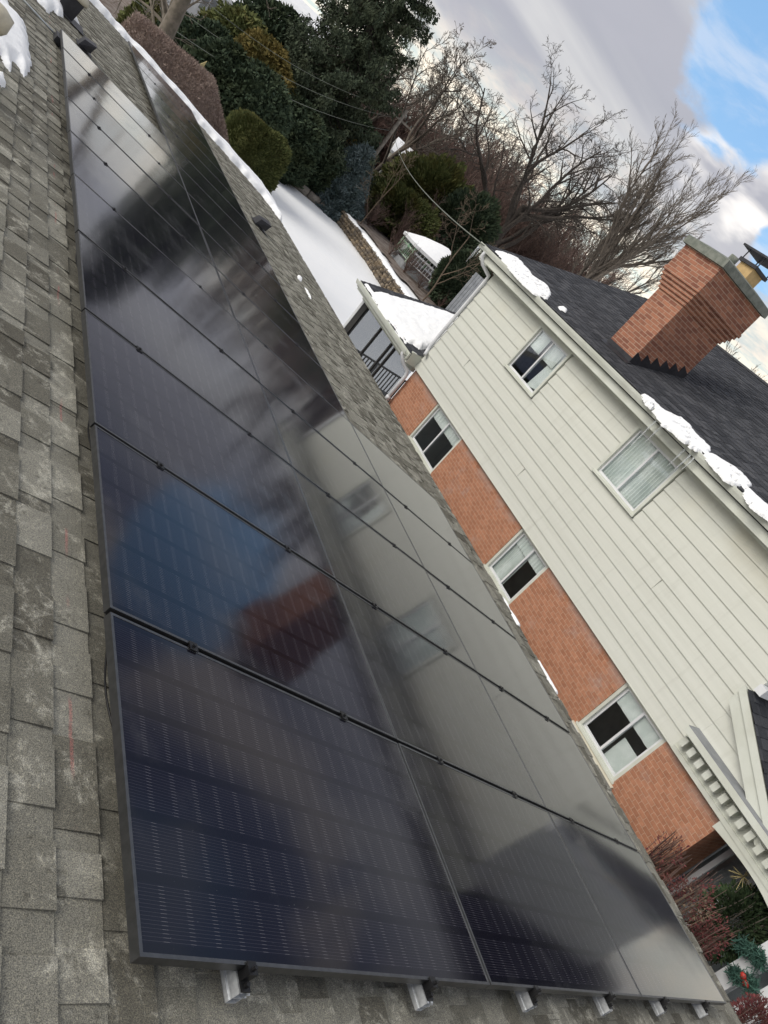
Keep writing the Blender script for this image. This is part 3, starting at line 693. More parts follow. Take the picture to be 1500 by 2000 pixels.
# chimney: stepped flashing, corbel, cap, flue
ch = link('chimney', None, nb) if False else None
mb = MB(); cx0, cx1, cy0, cy1 = 9.31, 10.64, 8.80, 9.53
mb.box(cx0, cx1, cy0, cy1, 1.3, 2.875)
for k in range(5):
    e_ = .028*(k+1); z = 2.876+k*.069; mb.box(cx0-e_, cx1+e_, cy0-e_, cy1+e_, z, z+.0675)
mb.box(cx0-.125, cx1+.125, cy0-.125, cy1+.125, 3.222, 3.66)
chim = mb.build('chimney', M['brick_ch'], nb, uvmode='world')
mb = MB()
mb.hexa([(cx0-.19, cy0-.19, 3.662), (cx1+.19, cy0-.19, 3.662), (cx1+.19, cy1+.19, 3.662), (cx0-.19, cy1+.19, 3.662), (cx0-.18, cy0-.18, 3.80), (cx1+.18, cy0-.18, 3.80), (cx1+.18, cy1+.18, 3.80), (cx0-.18, cy1+.18, 3.80)])
mb.hexa([(cx0-.18, cy0-.18, 3.801), (cx1+.18, cy0-.18, 3.801), (cx1+.18, cy1+.18, 3.801), (cx0-.18, cy1+.18, 3.801), (cx0+.1, cy0+.1, 3.88), (cx1-.1, cy0+.1, 3.88), (cx1-.1, cy1-.1, 3.88), (cx0+.1, cy1-.1, 3.88)])
mb.build('chimney_cap', M['stone'], chim)
mb = MB(); mb.box(10.12, 10.46, 8.98, 9.32, 3.86, 4.10); mb.build('flue', M['tile'], chim)
mb = MB(); mb.tube([(9.75, 9.15, 3.86), (9.75, 9.15, 4.02)], .085, 12); mb.build('flue_pipe', M['stone'], chim, smooth=True)
mb = MB(); mb.box(10.07, 10.51, 8.93, 9.37, 4.09, 4.15); mb.box(10.02, 10.62, 8.84, 9.48, 4.31, 4.345)
for x, y in ((10.1, 8.95), (10.48, 8.95), (10.1, 9.34), (10.48, 9.34)): mb.box(x-.008, x+.008, y-.008, y+.008, 4.14, 4.32)
mb.build('flue_hood', M['blackmetal'], chim)
mb = MB(); rz = lambda x: 1.42+PM*(x-8.72)
n = 6
for k in range(n):                               # stepped flashing on the near face
    x0 = cx0-.02+k*(cx1-cx0+.03)/n; x1 = x0+(cx1-cx0+.03)/n
    mb.hexa([(x0, cy0-.007, rz(x0)-.03), (x1-.001, cy0-.007, rz(x1)-.03), (x1-.001, cy0-.001, rz(x1)-.03), (x0, cy0-.001, rz(x0)-.03), (x0, cy0-.007, rz(x0)+.25), (x1-.001, cy0-.007, rz(x0)+.17), (x1-.001, cy0-.001, rz(x0)+.17), (x0, cy0-.001, rz(x0)+.25)])
mb.box(cx0-.008, cx0-.001, cy0-.01, cy1+.02, rz(cx0)-.03, rz(cx0)+.11)
mb.hexa([(cx0-.12, cy0-.06, rz(cx0-.12)+.014), (cx0-.004, cy0-.06, rz(cx0)+.014), (cx0-.004, cy1+.06, rz(cx0)+.014), (cx0-.12, cy1+.06, rz(cx0-.12)+.014), (cx0-.12, cy0-.06, rz(cx0-.12)+.02), (cx0-.004, cy0-.06, rz(cx0)+.035), (cx0-.004, cy1+.06, rz(cx0)+.035), (cx0-.12, cy1+.06, rz(cx0-.12)+.02)])
mb.build('flashing', M['blackmetal'], chim)
# snow on the neighbour's roof
def on_nr(x, y): P = on_plane(x, y, (-PM, 0, 1), 1.42-PM*8.72+.02); return (P[0], P[1])
NRF = lambda x, y, h: (x-PM*h, y, 1.42+PM*(x-8.72)+.006+h)
snow('snow_patch', 'snow strip on the charcoal roof at its far eave corner', [on_nr(*p) for p in ((966, 488), (988, 494), (1015, 505), (1028, 522), (1044, 540), (1068, 556), (1077, 572), (1068, 584), (1044, 572), (1018, 548), (996, 524), (982, 508))], NRF, .032, .012, .03, .05, 8, 31, holes=.68)
snow('snow_patch', 'tiny lone snow blob on the charcoal roof above the far strip', [on_nr(*p) for p in ((1090, 598), (1100, 598), (1109, 606), (1106, 610), (1094, 604))], NRF, .04, .015, .03, .01, 9, 32)
snow('snow_patch', 'long lumpy snow strip along the gutter right of the chimney', [on_nr(*p) for p in ((1252, 764), (1275, 780), (1300, 802), (1330, 815), (1352, 832), (1358, 845), (1386, 874), (1384, 884), (1398, 890), (1424, 906), (1450, 922), (1468, 946), (1462, 952), (1500, 985), (1560, 1040), (1560, 1075), (1500, 1010), (1476, 994), (1462, 978), (1450, 948), (1432, 946), (1414, 936), (1398, 914), (1374, 884), (1350, 872), (1330, 856), (1318, 844), (1296, 828), (1278, 802), (1262, 786))], NRF, .036, .012, .03, .055, 7, 33, holes=.70)
def icicles(base_pts, lens, label):
    for (x, y, z), l in zip(base_pts, lens):
        mb = MB(); n_ = 7; pts = [(x+random.uniform(-.004, .004), y+random.uniform(-.004, .004), z-l*k/n_) for k in range(n_+1)]
        mb.tube(pts, [.016*(1-k/n_)**.8+.0015 for k in range(n_+1)], 6)
        tag(mb.build('icicle', M['ice'], None, True), label, 'icicle', label)
icicles([(8.66, y, 1.285) for y in (6.95, 6.8, 6.2, 6.06, 5.98)], (.55, .36, .36, .44, .25), 'thin icicle in the row over the curtained upper window')
icicles([(8.66, 13.72, 1.29), (8.70, 13.735, 1.29), (8.74, 13.70, 1.29)], (.42, .3, .2), 'icicle at the far end of the gutter')
# --- screened side porch beyond the far corner
PZ = -1.35; pz = lambda x, dz=0: PZ+.27*(x-8.75)+dz
mb = MB(); PL = math.hypot(1, .27)
shingle_roof(mb, (12.9, 0, pz(12.9)), (-1/PL, 0, -.27/PL), (0, -1, 0), (-.27/PL, 0, 1/PL), (12.9-8.74)*PL, -17.05, -13.24, seed=12, tabw=(.15, .35), gapw=(.06, .25))
mb.build('porch_roof', M['shingle_dark'], nb)
mb = MB(); mb.hexa([(8.78, 13.26, pz(8.78)-.14), (12.9, 13.26, pz(12.9)-.14), (12.9, 17.0, pz(12.9)-.14), (8.78, 17.0, pz(8.78)-.14), (8.78, 13.26, pz(8.78)-.012), (12.9, 13.26, pz(12.9)-.012), (12.9, 17.0, pz(12.9)-.012), (8.78, 17.0, pz(8.78)-.012)])
mb.box(8.80, 9.16, 13.225, 13.30, PZ-.24, PZ+.05); mb.box(8.74, 8.78, 13.23, 17.03, PZ-.17, PZ-.01); mb.box(8.78, 9.2, 13.3, 17.0, PZ-.22, PZ-.19)
mb.box(9.08, 9.20, 13.3, 17.0, PZ-.36, PZ-.22)
mb.build('porch_trim', M['trim'], nb)
mb = MB(); mb.prism([(x-.01, z-2.755) for x, z in pf][::-1], 1, 13.28, 17.06); mb.build('porch_gutter', M['trim'], nb)
mb = MB()
mb.box(9.1, 9.2, 16.83, 16.95, GZ, PZ-.2)
mb.build('porch_corner_post', M['white_paint'], nb)
mb = MB()
mb.box(9.105, 9.195, 16.55, 16.82, GZ, PZ-.36)
for y in (15.45, 14.65, 14.42): mb.box(9.12, 9.18, y-.03, y+.03, GZ, PZ-.36)
mb.box(9.11, 9.19, 13.3, 16.82, GZ+.0, GZ+.9)
for k in range(28): mb.box(11.9, 11.93, 13.4+k*.125, 13.43+k*.125, GZ+.4, GZ+1.35)
mb.box(11.89, 11.94, 13.3, 16.9, GZ+1.35, GZ+1.40); mb.box(9.2, 12, 13.3, 16.9, GZ+.3, GZ+.38)
for k in range(22): mb.box(9.25+k*.12, 9.28+k*.12, 16.86, 16.89, GZ+.4, GZ+1.35)
mb.box(9.2, 12, 16.85, 16.9, GZ+1.35, GZ+1.40)
mb.box(10.2, 10.9, 14.6, 15.9, GZ+1.02, GZ+1.08); mb.box(9.5, 9.9, 15.2, 15.7, GZ+.8, GZ+.86); mb.box(9.48, 9.52, 15.2, 15.7, GZ+.86, GZ+1.4)
for x, y in ((10.25, 14.65), (10.85, 14.65), (10.25, 15.85), (10.85, 15.85), (9.52, 15.22), (9.88, 15.22), (9.52, 15.68), (9.88, 15.68)): mb.box(x-.02, x+.02, y-.02, y+.02, GZ+.38, GZ+1.02 if x > 10 else GZ+.8)
mb.build('porch_frame', M['dark'], nb)
mb = MB(); mb.box(9.148, 9.152, 13.3, 16.55, GZ+.9, PZ-.36); mb.build('porch_screen', M['screen'], nb)
def PRF(x, y, h): return (x, y, pz(x)+.012+h)
def on_pr(x, y, dz=.02): P = on_plane(x, y, (-.27, 0, 1), PZ-.27*8.75+dz); return (P[0], P[1])
snow('snow_patch', 'smooth thick snow blanket over the small porch roof', [on_pr(*p, .12) for p in ((733, 566), (742, 567), (780, 578), (830, 592), (890, 612), (930, 640), (900, 660), (868, 672), (842, 675), (825, 676), (815, 668), (800, 660), (792, 648), (780, 632), (768, 622), (757, 612), (748, 598), (742, 582))]+[], PRF, .13, .022, .10, .06, 9, 41)
snow('snow_patch', 'narrow broken snow strip on the porch gutter edge', [(8.76, 13.6), (8.76, 16.9), (8.86, 16.8), (8.90, 16.2), (8.84, 15.6), (8.90, 15.1), (8.80, 14.7), (8.86, 14.2), (8.83, 13.7)], PRF, .06, .02, .05, .05, 5, 42)
# --- lower front part with cornice, dentils and porch arch
mb = MB()
mb.box(NX-.30, NX-.02, -6, 3.10, -1.21, -1.12); mb.box(NX-.05, NX-.028, -6, 3.12, -1.565, -1.21)
mb.box(NX-.13, NX-.051, -6, 3.11, -1.27, -1.211)
k = 0
while 3.06-k*.165 > -1.5:
    y = 3.06-k*.165; mb.box(NX-.20, NX-.0505, y-.085, y, -1.395, -1.271); k += 1
mb.box(NX-.075, NX-.0505, -6, 3.11, -1.565, -1.50)
mb.build('dentil_cornice', M['trim'], nb)
mb = MB()
mb.box(NX-.30, NX-.02, -6, 3.10, -1.119, -1.109); mb.build('cornice_flashing', M['fence'], nb)
mb = MB()                                        # arch board
arch = [(2.05, -1.567), (2.05, -1.70)]; N_ = 18
for k in range(N_+1):
    q = k/N_; y = 2.01-q*2.6; arch.append((y, -1.69+.055*math.sin(math.pi*min(1, q*2.2))-.33*max(0, q-.25)**1.5))
arch.append((-.6, -1.567)); mb.prism(arch[::-1], 0, NX-.06, NX+.06)
mb.build('porch_arch', M['trim'], nb)
mb = MB()                                        # bargeboard and the lower front roof
z = lambda y, d=0: rake_z(y)+d
for x0, x1, d0, d1 in ((NX-.16, NX-.07, -.30, -.03), (NX-.20, NX-.161, -.12, -.005)):
    mb.hexa([(x0, 1.6, z(1.6, d0)), (x1, 1.6, z(1.6, d0)), (x1, 3.12, z(3.12, d0)), (x0, 3.12, z(3.12, d0)), (x0, 1.42, z(1.42, d1)), (x1, 1.42, z(1.42, d1)), (x1, 3.12, z(3.12, d1)), (x0, 3.12, z(3.12, d1))])
mb.build('bargeboard', M['trim'], nb)
mb = MB(); q = math.hypot(1, .545)
shingle_roof(mb, (NX-.21, 3.05, rake_z(3.05)+.02), (0, -1/q, -.545/q), (1, 0, 0), (0, -.545/q, 1/q), 1.95, 0, 8, seed=15)
mb.build('front_roof', M['shingle_dark'], nb)
mb = MB(); mb.box(NX-.02, 17, -6, 1.4, -1.3, -1.14); mb.hexa([(NX-.05, 1.4, z(1.4, -.15)), (17, 1.4, z(1.4, -.15)), (17, 3.04, z(3.04, -.15)), (NX-.05, 3.04, z(3.04, -.15)), (NX-.05, 1.4, z(1.4, 0)), (17, 1.4, z(1.4, 0)), (17, 3.04, z(3.04, 0)), (NX-.05, 3.04, z(3.04, 0))]); mb.build('front_roof_deck', M['dark'], nb)
mb = MB(); mb.box(NX-.10, 17, 2.93, 3.045, rake_z(3.05)+.05, rake_z(3.05)+.17); mb.build('front_flashing', M['white_paint'], nb)
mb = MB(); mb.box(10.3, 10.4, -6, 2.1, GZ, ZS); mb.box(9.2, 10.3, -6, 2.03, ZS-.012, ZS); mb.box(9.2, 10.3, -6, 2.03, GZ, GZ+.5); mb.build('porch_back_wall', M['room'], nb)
mb = MB()                                        # glazed enclosure inside the arch
for y in (1.93, 1.52, 1.10, .70): mb.box(9.95, 10.02, y-.035, y+.035, -3.3, ZS-.013)
mb.box(9.955, 10.015, .5, 2.0, -3.35, -3.28); mb.box(9.955, 10.015, .5, 2.0, -1.72, -1.65); mb.box(9.93, 10.03, .3, 2.02, -3.9, -3.36)
mb.build('porch_window_frame', M['white_paint'], nb)
mb = MB(); mb.box(9.98, 9.985, .5, 1.93, -3.28, ZS-.02); mb.build('porch_pane', M['glass'], nb)
for y0, y1, in ((.58, .77), (.20, .42)):
    mb = MB(); mb.box(9.06, 9.25, y0, y1, GZ, -1.70); mb.box(9.04, 9.27, y0-.02, y1+.02, GZ, GZ+.25); mb.box(9.052, 9.0595, y0+.04, y1-.04, GZ+.4, -1.8)
    mb.build('porch_column', M['white_paint'], nb)

# ================================================================== GROUND
ax = [-400, -200, -100, -50, 0]+[x for x in np.arange(2, 20, 1.0)]+[x for x in np.arange(20.1, 22, .12)]+[x for x in np.arange(22.5, 60, 1.0)]+[70, 90, 140, 250, 500]
ay = [-300, -100, -40]+[y for y in np.arange(-20, 80, 1.5)]+[90, 110, 150, 250, 600]
WALLX = [(20.4, 35.0), (20.9, 40.0), (20.9, 44.5), (20.7, 47.2)]      # retaining wall line (x at y)
def wall_x(y): return np.interp(y, [30, 35, 40, 44.5, 48], [20.4, 20.5, 21.0, 21.0, 20.8])
def ground_z(x, y):
    z = GZ
    if x > wall_x(y) and y > 20: z += .75+.02*min(x-20.8, 20)
    if y > 49.5: z += min((y-49.5)*.06, 1.2)
    return z
P = np.array([(x, y, 0) for x in ax for y in ay]); P[:, 2] = [ground_z(x, y) for x, y, _ in P]
P[:, 2] += (vnoise(P[:, :2], .35, 3)-.5)*.07
nx, ny = len(ax), len(ay); idx = np.arange(nx*ny).reshape(nx, ny)
Fq = np.stack([idx[:-1, :-1], idx[1:, :-1], idx[1:, 1:], idx[:-1, 1:]], -1).reshape(-1, 4)
tag(raw('ground', P, Fq, M['snow'], None, True), kind='structure')
def ground_patch(name, poly, m, h=.03, step=.5):
    poly = np.asarray(poly, float); lo, hi = poly.min(0), poly.max(0)
    U, V = np.meshgrid(np.arange(lo[0], hi[0]+step, step), np.arange(lo[1], hi[1]+step, step), indexing='ij')
    P = np.stack([U.ravel(), V.ravel()], 1); d = inside_dist(P, poly)+(vnoise(P, .7, 5)-.5)*1.2
    Z = np.array([ground_z(x, y) for x, y in P])+h+.05
    nu, nv = U.shape; idx = np.arange(nu*nv).reshape(nu, nv); q = np.stack([idx[:-1, :-1], idx[1:, :-1], idx[1:, 1:], idx[:-1, 1:]], -1).reshape(-1, 4)
    q = q[(d[q] > 0).all(1)]; return tag(raw(name, np.c_[P, Z], q, M[m], None, True), kind='structure')
ground_patch('soil_ground', [(21.6, 34), (33, 34), (31, 44), (26, 50), (21.6, 49)], 'litter', .05)
ground_patch('wood_floor_ground', [(5, 50.5), (19, 51), (40, 58), (60, 50), (70, 80), (0, 85)], 'litter', .06, 1.0)

ground_patch('soil_bed', [(6.6, -4), (9.6, -4), (9.6, 13), (6.6, 13)], 'litter', .05)

# retaining wall of field stones, log edging
rw = thing('retaining_wall', 'low field stone retaining wall along the snowy yard', 'retaining wall', (20.8, 40, GZ))
def stone(mb, c, r, seed):
    rr = random.Random(seed); V = []; F = []
    for i in range(5):
        ph = math.pi*(i/4)
        for j in range(7):
            th = 2*math.pi*j/7; k = rr.uniform(.8, 1.12)
            V.append((c[0]+r[0]*k*math.sin(ph)*math.cos(th), c[1]+r[1]*k*math.sin(ph)*math.sin(th), c[2]+r[2]*k*math.cos(ph)))
    for i in range(4):
        for j in range(7): F.append((i*7+j, (i+1)*7+j, (i+1)*7+(j+1) % 7, i*7+(j+1) % 7))
    mb.add(V, F)
mb = MB()
for k in range(4):
    y = 31.0
    while y < 46.8:
        w = random.uniform(.16, .34); y += w
        stone(mb, (float(wall_x(y))-.10+.03*k+random.uniform(-.04, .04), y, GZ+.12+k*.2), (.22, w*.56, .13), int(y*100)+k)
mb.build('stones', M['fieldstone'], rw)
def WF(a, b, h): return (float(wall_x(b))+a, b, GZ+.82+h)
snow('snow_patch', 'snow line lying on top of the field stone wall', [(-.05, 31.5), (-.1, 42.8), (.5, 42.8), (.5, 31.5)], WF, .14, .08, .12, .10, 2, 51)
snow('snow_patch', 'short snow line on the far end of the field stone wall', [(-.05, 43.8), (-.05, 46.0), (.4, 46.0), (.4, 43.8)], WF, .10, .08, .10, .10, 2, 52)
A = on_z(548, 345, GZ); B = on_z(652, 428, GZ); D_ = (B-A)
le = thing('log_edging', 'row of weathered logs edging the far side of the snowy yard', 'log edging', tuple(A))
q = 0
for k in range(5):
    l = [.19, .24, .20, .15, .14][k]; a = A+D_*q+np.array([0, 0, .25]); b = A+D_*(q+l)+np.array([0, 0, .25]); q += l+.02
    mb = MB(); mb.tube([a, (a+b)/2+np.array([0, 0, random.uniform(-.04, .04)]), b], [.26, .25, .27], 8); mb.build('log', M['wood'], le, True)

# ================================================================== VEGETATION
def leafcloud(name, pts, nrm, size, m, parent=None, aspect=.35, droop=0.0, seed=0):
    "triangular leaf sprays at pts pointing along nrm"
    g = np.random.default_rng(seed); n = len(pts); nrm = nrm+g.normal(0, .85, (n, 3)); nrm[:, 2] -= droop
    nrm /= np.linalg.norm(nrm, axis=1)[:, None]+1e-9; t = np.cross(nrm, g.normal(0, 1, (n, 3))); t /= np.linalg.norm(t, axis=1)[:, None]+1e-9
    L = size*g.uniform(.55, 1.35, n)[:, None]; w = L*aspect
    v0 = pts-t*w*.5; v1 = pts+t*w*.5; v2 = pts+nrm*L+t*w*.45*g.uniform(-1, 1, (n, 1)); v3 = pts+nrm*L*.55+t*w*1.0
    V = np.stack([v0, v1, v3, v2], 1).reshape(-1, 3); F = np.arange(4*n).reshape(-1, 4)
    return raw(name, V, F, m, parent)
def blobpts(n, c, r, seed, shape='ell', lump=.22, ls=1.2, depth=.35, zmin=None):
    "points in the outer shell of a lumpy ellipsoid/column/cone"
    g = np.random.default_rng(seed); d = g.normal(0, 1, (n, 3)); d /= np.linalg.norm(d, axis=1)[:, None]
    c = np.array(c, float); r = np.array(r, float)
    if shape == 'cone':
        z = g.beta(1, 1.7, n); a = g.uniform(0, 2*math.pi, n); rad = (1-z)**.8*1.0+.03
        d = np.stack([np.cos(a)*rad, np.sin(a)*rad, z*2-1], 1); nn = np.stack([np.cos(a), np.sin(a), np.full(n, .25)], 1)
    elif shape == 'box':
        p = 4.0; nn = d.copy(); d = d/((np.abs(d)**p).sum(1)**(1/p))[:, None]
    elif shape == 'col':
        z = g.uniform(-1, 1, n); a = g.uniform(0, 2*math.pi, n); rad = np.clip(1-np.clip((z-.1)/.9, 0, 1)**2.2, .02, 1)**.6*np.clip(1-np.clip((-z-.6)/.4, 0, 1)**2*.4, 0, 1)
        d = np.stack([np.cos(a)*rad, np.sin(a)*rad, z], 1); nn = np.stack([np.cos(a), np.sin(a), np.full(n, .35)], 1)
    else: nn = d.copy()
    k = 1+(vnoise(d*r+c+50, ls, seed)-.5)*2*lump+(vnoise(d*r*2.7+c+90, ls*1.7, seed+3)-.5)*lump*.8
    sc = k*(1-depth*g.random(n)**2.2)
    P = c+d*r*np.stack([sc, sc, np.where(shape == 'ell', sc, .5+.5*sc)], 1)
    keep = np.ones(n, bool) if zmin is None else P[:, 2] > zmin
    return P[keep], nn[keep]
def core(name, c, r, m, parent, shape='ell', k=.74, seed=0):
    "opaque inner mass so that the crown is not see-through"
    V = []; n, q = 14, 18
    for i in range(n+1):
        u_ = i/n; ph = math.pi*u_
        for j in range(q):
            th = 2*math.pi*j/q
            if shape == 'cone': rad = u_**.8; zc = 1-2*u_
            elif shape == 'col': z_ = 1-2*u_; rad = max(.02, 1-max((z_-.1)/.9, 0)**2.2)**.6; zc = z_
            elif shape == 'box':
                d = np.array([math.sin(ph)*math.cos(th), math.sin(ph)*math.sin(th), math.cos(ph)]); d = d/((np.abs(d)**4).sum()**.25); V.append(tuple(np.array(c)+d*np.array(r)*k)); continue
            else: rad = math.sin(ph); zc = math.cos(ph)
            V.append((c[0]+r[0]*k*rad*math.cos(th), c[1]+r[1]*k*rad*math.sin(th), c[2]+r[2]*k*zc))
    V = np.array(V); V += (V-np.array(c))*((vnoise(V+50, .9, seed)-.5)*.3)[:, None]
    F = [(i*q+j, (i+1)*q+j, (i+1)*q+(j+1) % q, i*q+(j+1) % q) for i in range(n) for j in range(q)]
    return raw(name, V, np.array(F), m, parent, True)
def evergreen(name, label, cat, c, r, m, n=14000, size=.28, shape='ell', seed=1, lump=.22, ls=.8, group=None, aspect=.35, droop=0, depth=.35, corek=.74):
    t = thing(name, label, cat, (c[0], c[1], c[2]-r[2]), group)
    P, N = blobpts(n, c, r, seed, shape, lump, ls, depth)
    leafcloud('foliage', P, N, size, M[m], t, aspect, droop, seed)
    if corek: core('inner_foliage', c, r, M[m], t, shape, corek, seed)
    mb = MB(); mb.tube([(c[0], c[1], c[2]-r[2]-.6), (c[0], c[1], c[2])], [.14, .08], 7); mb.build('trunk', M['bark'], t, True)
    return t
TW = []
def grow(V, F, p, d, L, rad, lev, g, spec):
    "recursive limb: adds tubes to V,F"
    nseg = spec['seg'][lev]; pts = [p.copy()]; dirs = []; cur = p.copy(); dd = d/np.linalg.norm(d)
    for k in range(nseg):
        dd = dd+g.normal(0, spec['wob'][lev], 3)+np.array([0, 0, spec['up'][lev]]); dd /= np.linalg.norm(dd); dirs.append(dd.copy())
        cur = cur+dd*L/nseg; pts.append(cur.copy())
    pts = np.array(pts); rr = rad*(1-np.linspace(0, 1, nseg+1)*spec['taper'][lev]); rr = np.maximum(rr, spec['rmin'])
    sides = (7, 5, 4, 3, 3, 3)[lev]
    T = np.gradient(pts, axis=0); T /= np.linalg.norm(T, axis=1)[:, None]+1e-12
    ref = np.array([.31, .77, .55]); U = np.cross(T, ref); U /= np.linalg.norm(U, axis=1)[:, None]+1e-9; W_ = np.cross(T, U)
    a = np.arange(sides)*2*math.pi/sides
    ring = pts[:, None]+rr[:, None, None]*(np.cos(a)[None, :, None]*U[:, None]+np.sin(a)[None, :, None]*W_[:, None])
    base = V[1]; V[0].append(ring.reshape(-1, 3)); V[1] += len(pts)*sides
    i = np.arange(nseg)[:, None]*sides; j = np.arange(sides)[None]; k2 = (j+1) % sides
    F.append(np.stack([base+i+j, base+i+k2, base+i+sides+k2, base+i+sides+j], -1).reshape(-1, 4))
    if lev+1 >= spec['levels']: return
    nc = spec['n'][lev]; nc = int(nc*g.uniform(.8, 1.2)+.5)
    for c in range(nc):
        f = spec['start'][lev]+(1-spec['start'][lev])*((c+g.uniform(0, 1))/nc); f = min(f, .999)
        x = f*nseg; k = int(x); q = pts[k]+(pts[k+1]-pts[k])*(x-k); r0 = rr[k]+(rr[k+1]-rr[k])*(x-k); td = dirs[k]
        perp = np.cross(td, g.normal(0, 1, 3)); perp /= np.linalg.norm(perp)+1e-9
        an = math.radians(g.uniform(*spec['ang'][lev])); nd = td*math.cos(an)+perp*math.sin(an)
        ln = L*g.uniform(*spec['len'][lev])*(1-.45*f if lev > 0 else (1-.35*f))
        grow(V, F, q, nd, ln, min(r0*.8, rad*spec['rk'][lev]), lev+1, g, spec)
def bare_tree(name, label, cat, base, h, rad, spec, seed, m='bark', group=None, lean=(0, 0, 1)):
    g = np.random.default_rng(seed); V = [[], 0]; F = []
    grow(V, F, np.zeros(3), np.array(lean, float), h, rad, 0, g, spec)
    t = thing(name, label, cat, tuple(base), group)
    me = raw('branches', np.concatenate(V[0]), np.concatenate(F), M[m], False, True)
    o = bpy.data.objects.new('branches', me); COL.objects.link(o); o.parent = t
    return t
SP_ROUND = dict(levels=5, seg=[7, 7, 5, 4, 3], wob=[.07, .13, .17, .2, .22], up=[.02, .07, .05, .03, .02], taper=[.55, .8, .85, .85, .8], rmin=.010, n=[7, 8, 6, 5], start=[.22, .25, .15, .1], ang=[(28, 58), (28, 58), (25, 60), (25, 60)], len=[(.62, .92), (.38, .62), (.40, .66), (.4, .7)], rk=[.55, .45, .42, .5])
SP_FAN = dict(levels=5, seg=[5, 8, 6, 4, 3], wob=[.04, .06, .08, .10, .12], up=[.03, .07, .09, .10, .08], taper=[.35, .85, .85, .85, .8], rmin=.009, n=[9, 10, 8, 5], start=[.25, .22, .15, .1], ang=[(16, 46), (14, 34), (14, 34), (12, 32)], len=[(1.15, 1.75), (.32, .52), (.34, .55), (.4, .7)], rk=[.5, .42, .42, .5])
SP_BIG = dict(levels=6, seg=[4, 9, 6, 5, 4, 3], wob=[.06, .12, .16, .18, .2, .22], up=[.0, .05, .05, .03, .02, 0], taper=[.3, .8, .85, .85, .8, .8], rmin=.013, n=[7, 9, 7, 5, 3], start=[.35, .22, .15, .1, .1], ang=[(18, 58), (28, 58), (25, 60), (25, 60), (25, 60)], len=[(1.35, 2.05), (.34, .58), (.38, .62), (.4, .65), (.4, .7)], rk=[.6, .42, .42, .45, .5])
SP_BUSH = dict(levels=4, seg=[2, 6, 4, 3], wob=[.1, .10, .16, .2], up=[0, .05, .06, .04], taper=[.3, .85, .8, .8], rmin=.009, n=[14, 9, 6], start=[.0, .15, .1], ang=[(8, 55), (18, 50), (20, 55)], len=[(5.5, 9.5), (.35, .6), (.4, .7)], rk=[.55, .5, .5])

# hedge by the roof corner, long brown hedge, evergreen bank
b = at(497, 315, 29.0)
evergreen('clipped_hedge', 'rounded olive-green clipped hedge next to the snowy yard', 'hedge', (7.78, 27.0, -2.6), (1.05, 1.35, 1.85), 'arbor', 52000, .085, 'box', 11, .26, 1.1, depth=.16, corek=.84)
a = at(308, 108, 24.5); b = at(425, 215, 24.5); top = -0.28
hd = thing('brown_hedge', 'long brown bare-twigged clipped hedge running behind the far roof edge', 'hedge', (a[0], a[1], GZ))
A2, B2 = a[:2], b[:2]; dv = (B2-A2)/np.linalg.norm(B2-A2); nv2 = np.array([-dv[1], dv[0]])
A2 = A2-dv*1.6; LN = np.linalg.norm(B2-A2)+1.9
g = np.random.default_rng(5); n = 120000
P3 = []; N3 = []
uu = g.uniform(0, LN, n); ph = g.uniform(-.35, math.pi, n)
pr_ = 1.15; zr = (top-GZ)
cx = np.cos(ph); sx = np.sin(ph)
e1 = np.minimum(1, ((uu)/.7).clip(0, 1)**.5)*np.minimum(1, ((LN-uu)/2.4).clip(0, 1)**.5)
w_ = np.sign(cx)*np.abs(cx)**.8*pr_*e1*(1+.25*(vnoise(np.stack([uu, ph*2], 1), 1.3, 4)-.5)); zq = GZ+np.where(ph < 0, g.uniform(0, .6, n), np.abs(sx)**.42*e1)*(zr+.25*(vnoise(np.stack([uu, uu*0], 1), .9, 6)-.5))
k_ = 1-(g.random(n)**2)*.12
Pm = np.stack([A2[0]+dv[0]*uu+nv2[0]*w_*k_, A2[1]+dv[1]*uu+nv2[1]*w_*k_, zq*1.0-(1-k_)*1.0], 1)
low_ = g.random(n) < .35; Pm[low_, 2] = GZ+g.random(low_.sum())*(Pm[low_, 2]-GZ)
Nm = np.stack([nv2[0]*cx, nv2[1]*cx, np.abs(sx)], 1)
leafcloud('twigs', Pm, Nm, .085, M['hedge_br'], hd, .13, 0, 5)
mb = MB(); q = []
for f in np.linspace(0, 1, 14):
    e_ = min(1, (f*LN/.7)**.5 if f*LN < .7 else 1, ((1-f)*LN/2.4)**.5 if (1-f)*LN < 2.4 else 1); c = A2+dv*f*LN
    for th in np.linspace(0, math.pi, 9):
        w = np.sign(math.cos(th))*abs(math.cos(th))**.8*pr_*e_*.86; q.append((c[0]+nv2[0]*w, c[1]+nv2[1]*w, GZ+(abs(math.sin(th))**.42)*zr*e_*.93))
mb.add(q, [(i*9+j, i*9+j+1, (i+1)*9+j+1, (i+1)*9+j) for i in range(13) for j in range(8)]); mb.build('inner_twigs', M['hedge_br'], hd, True)
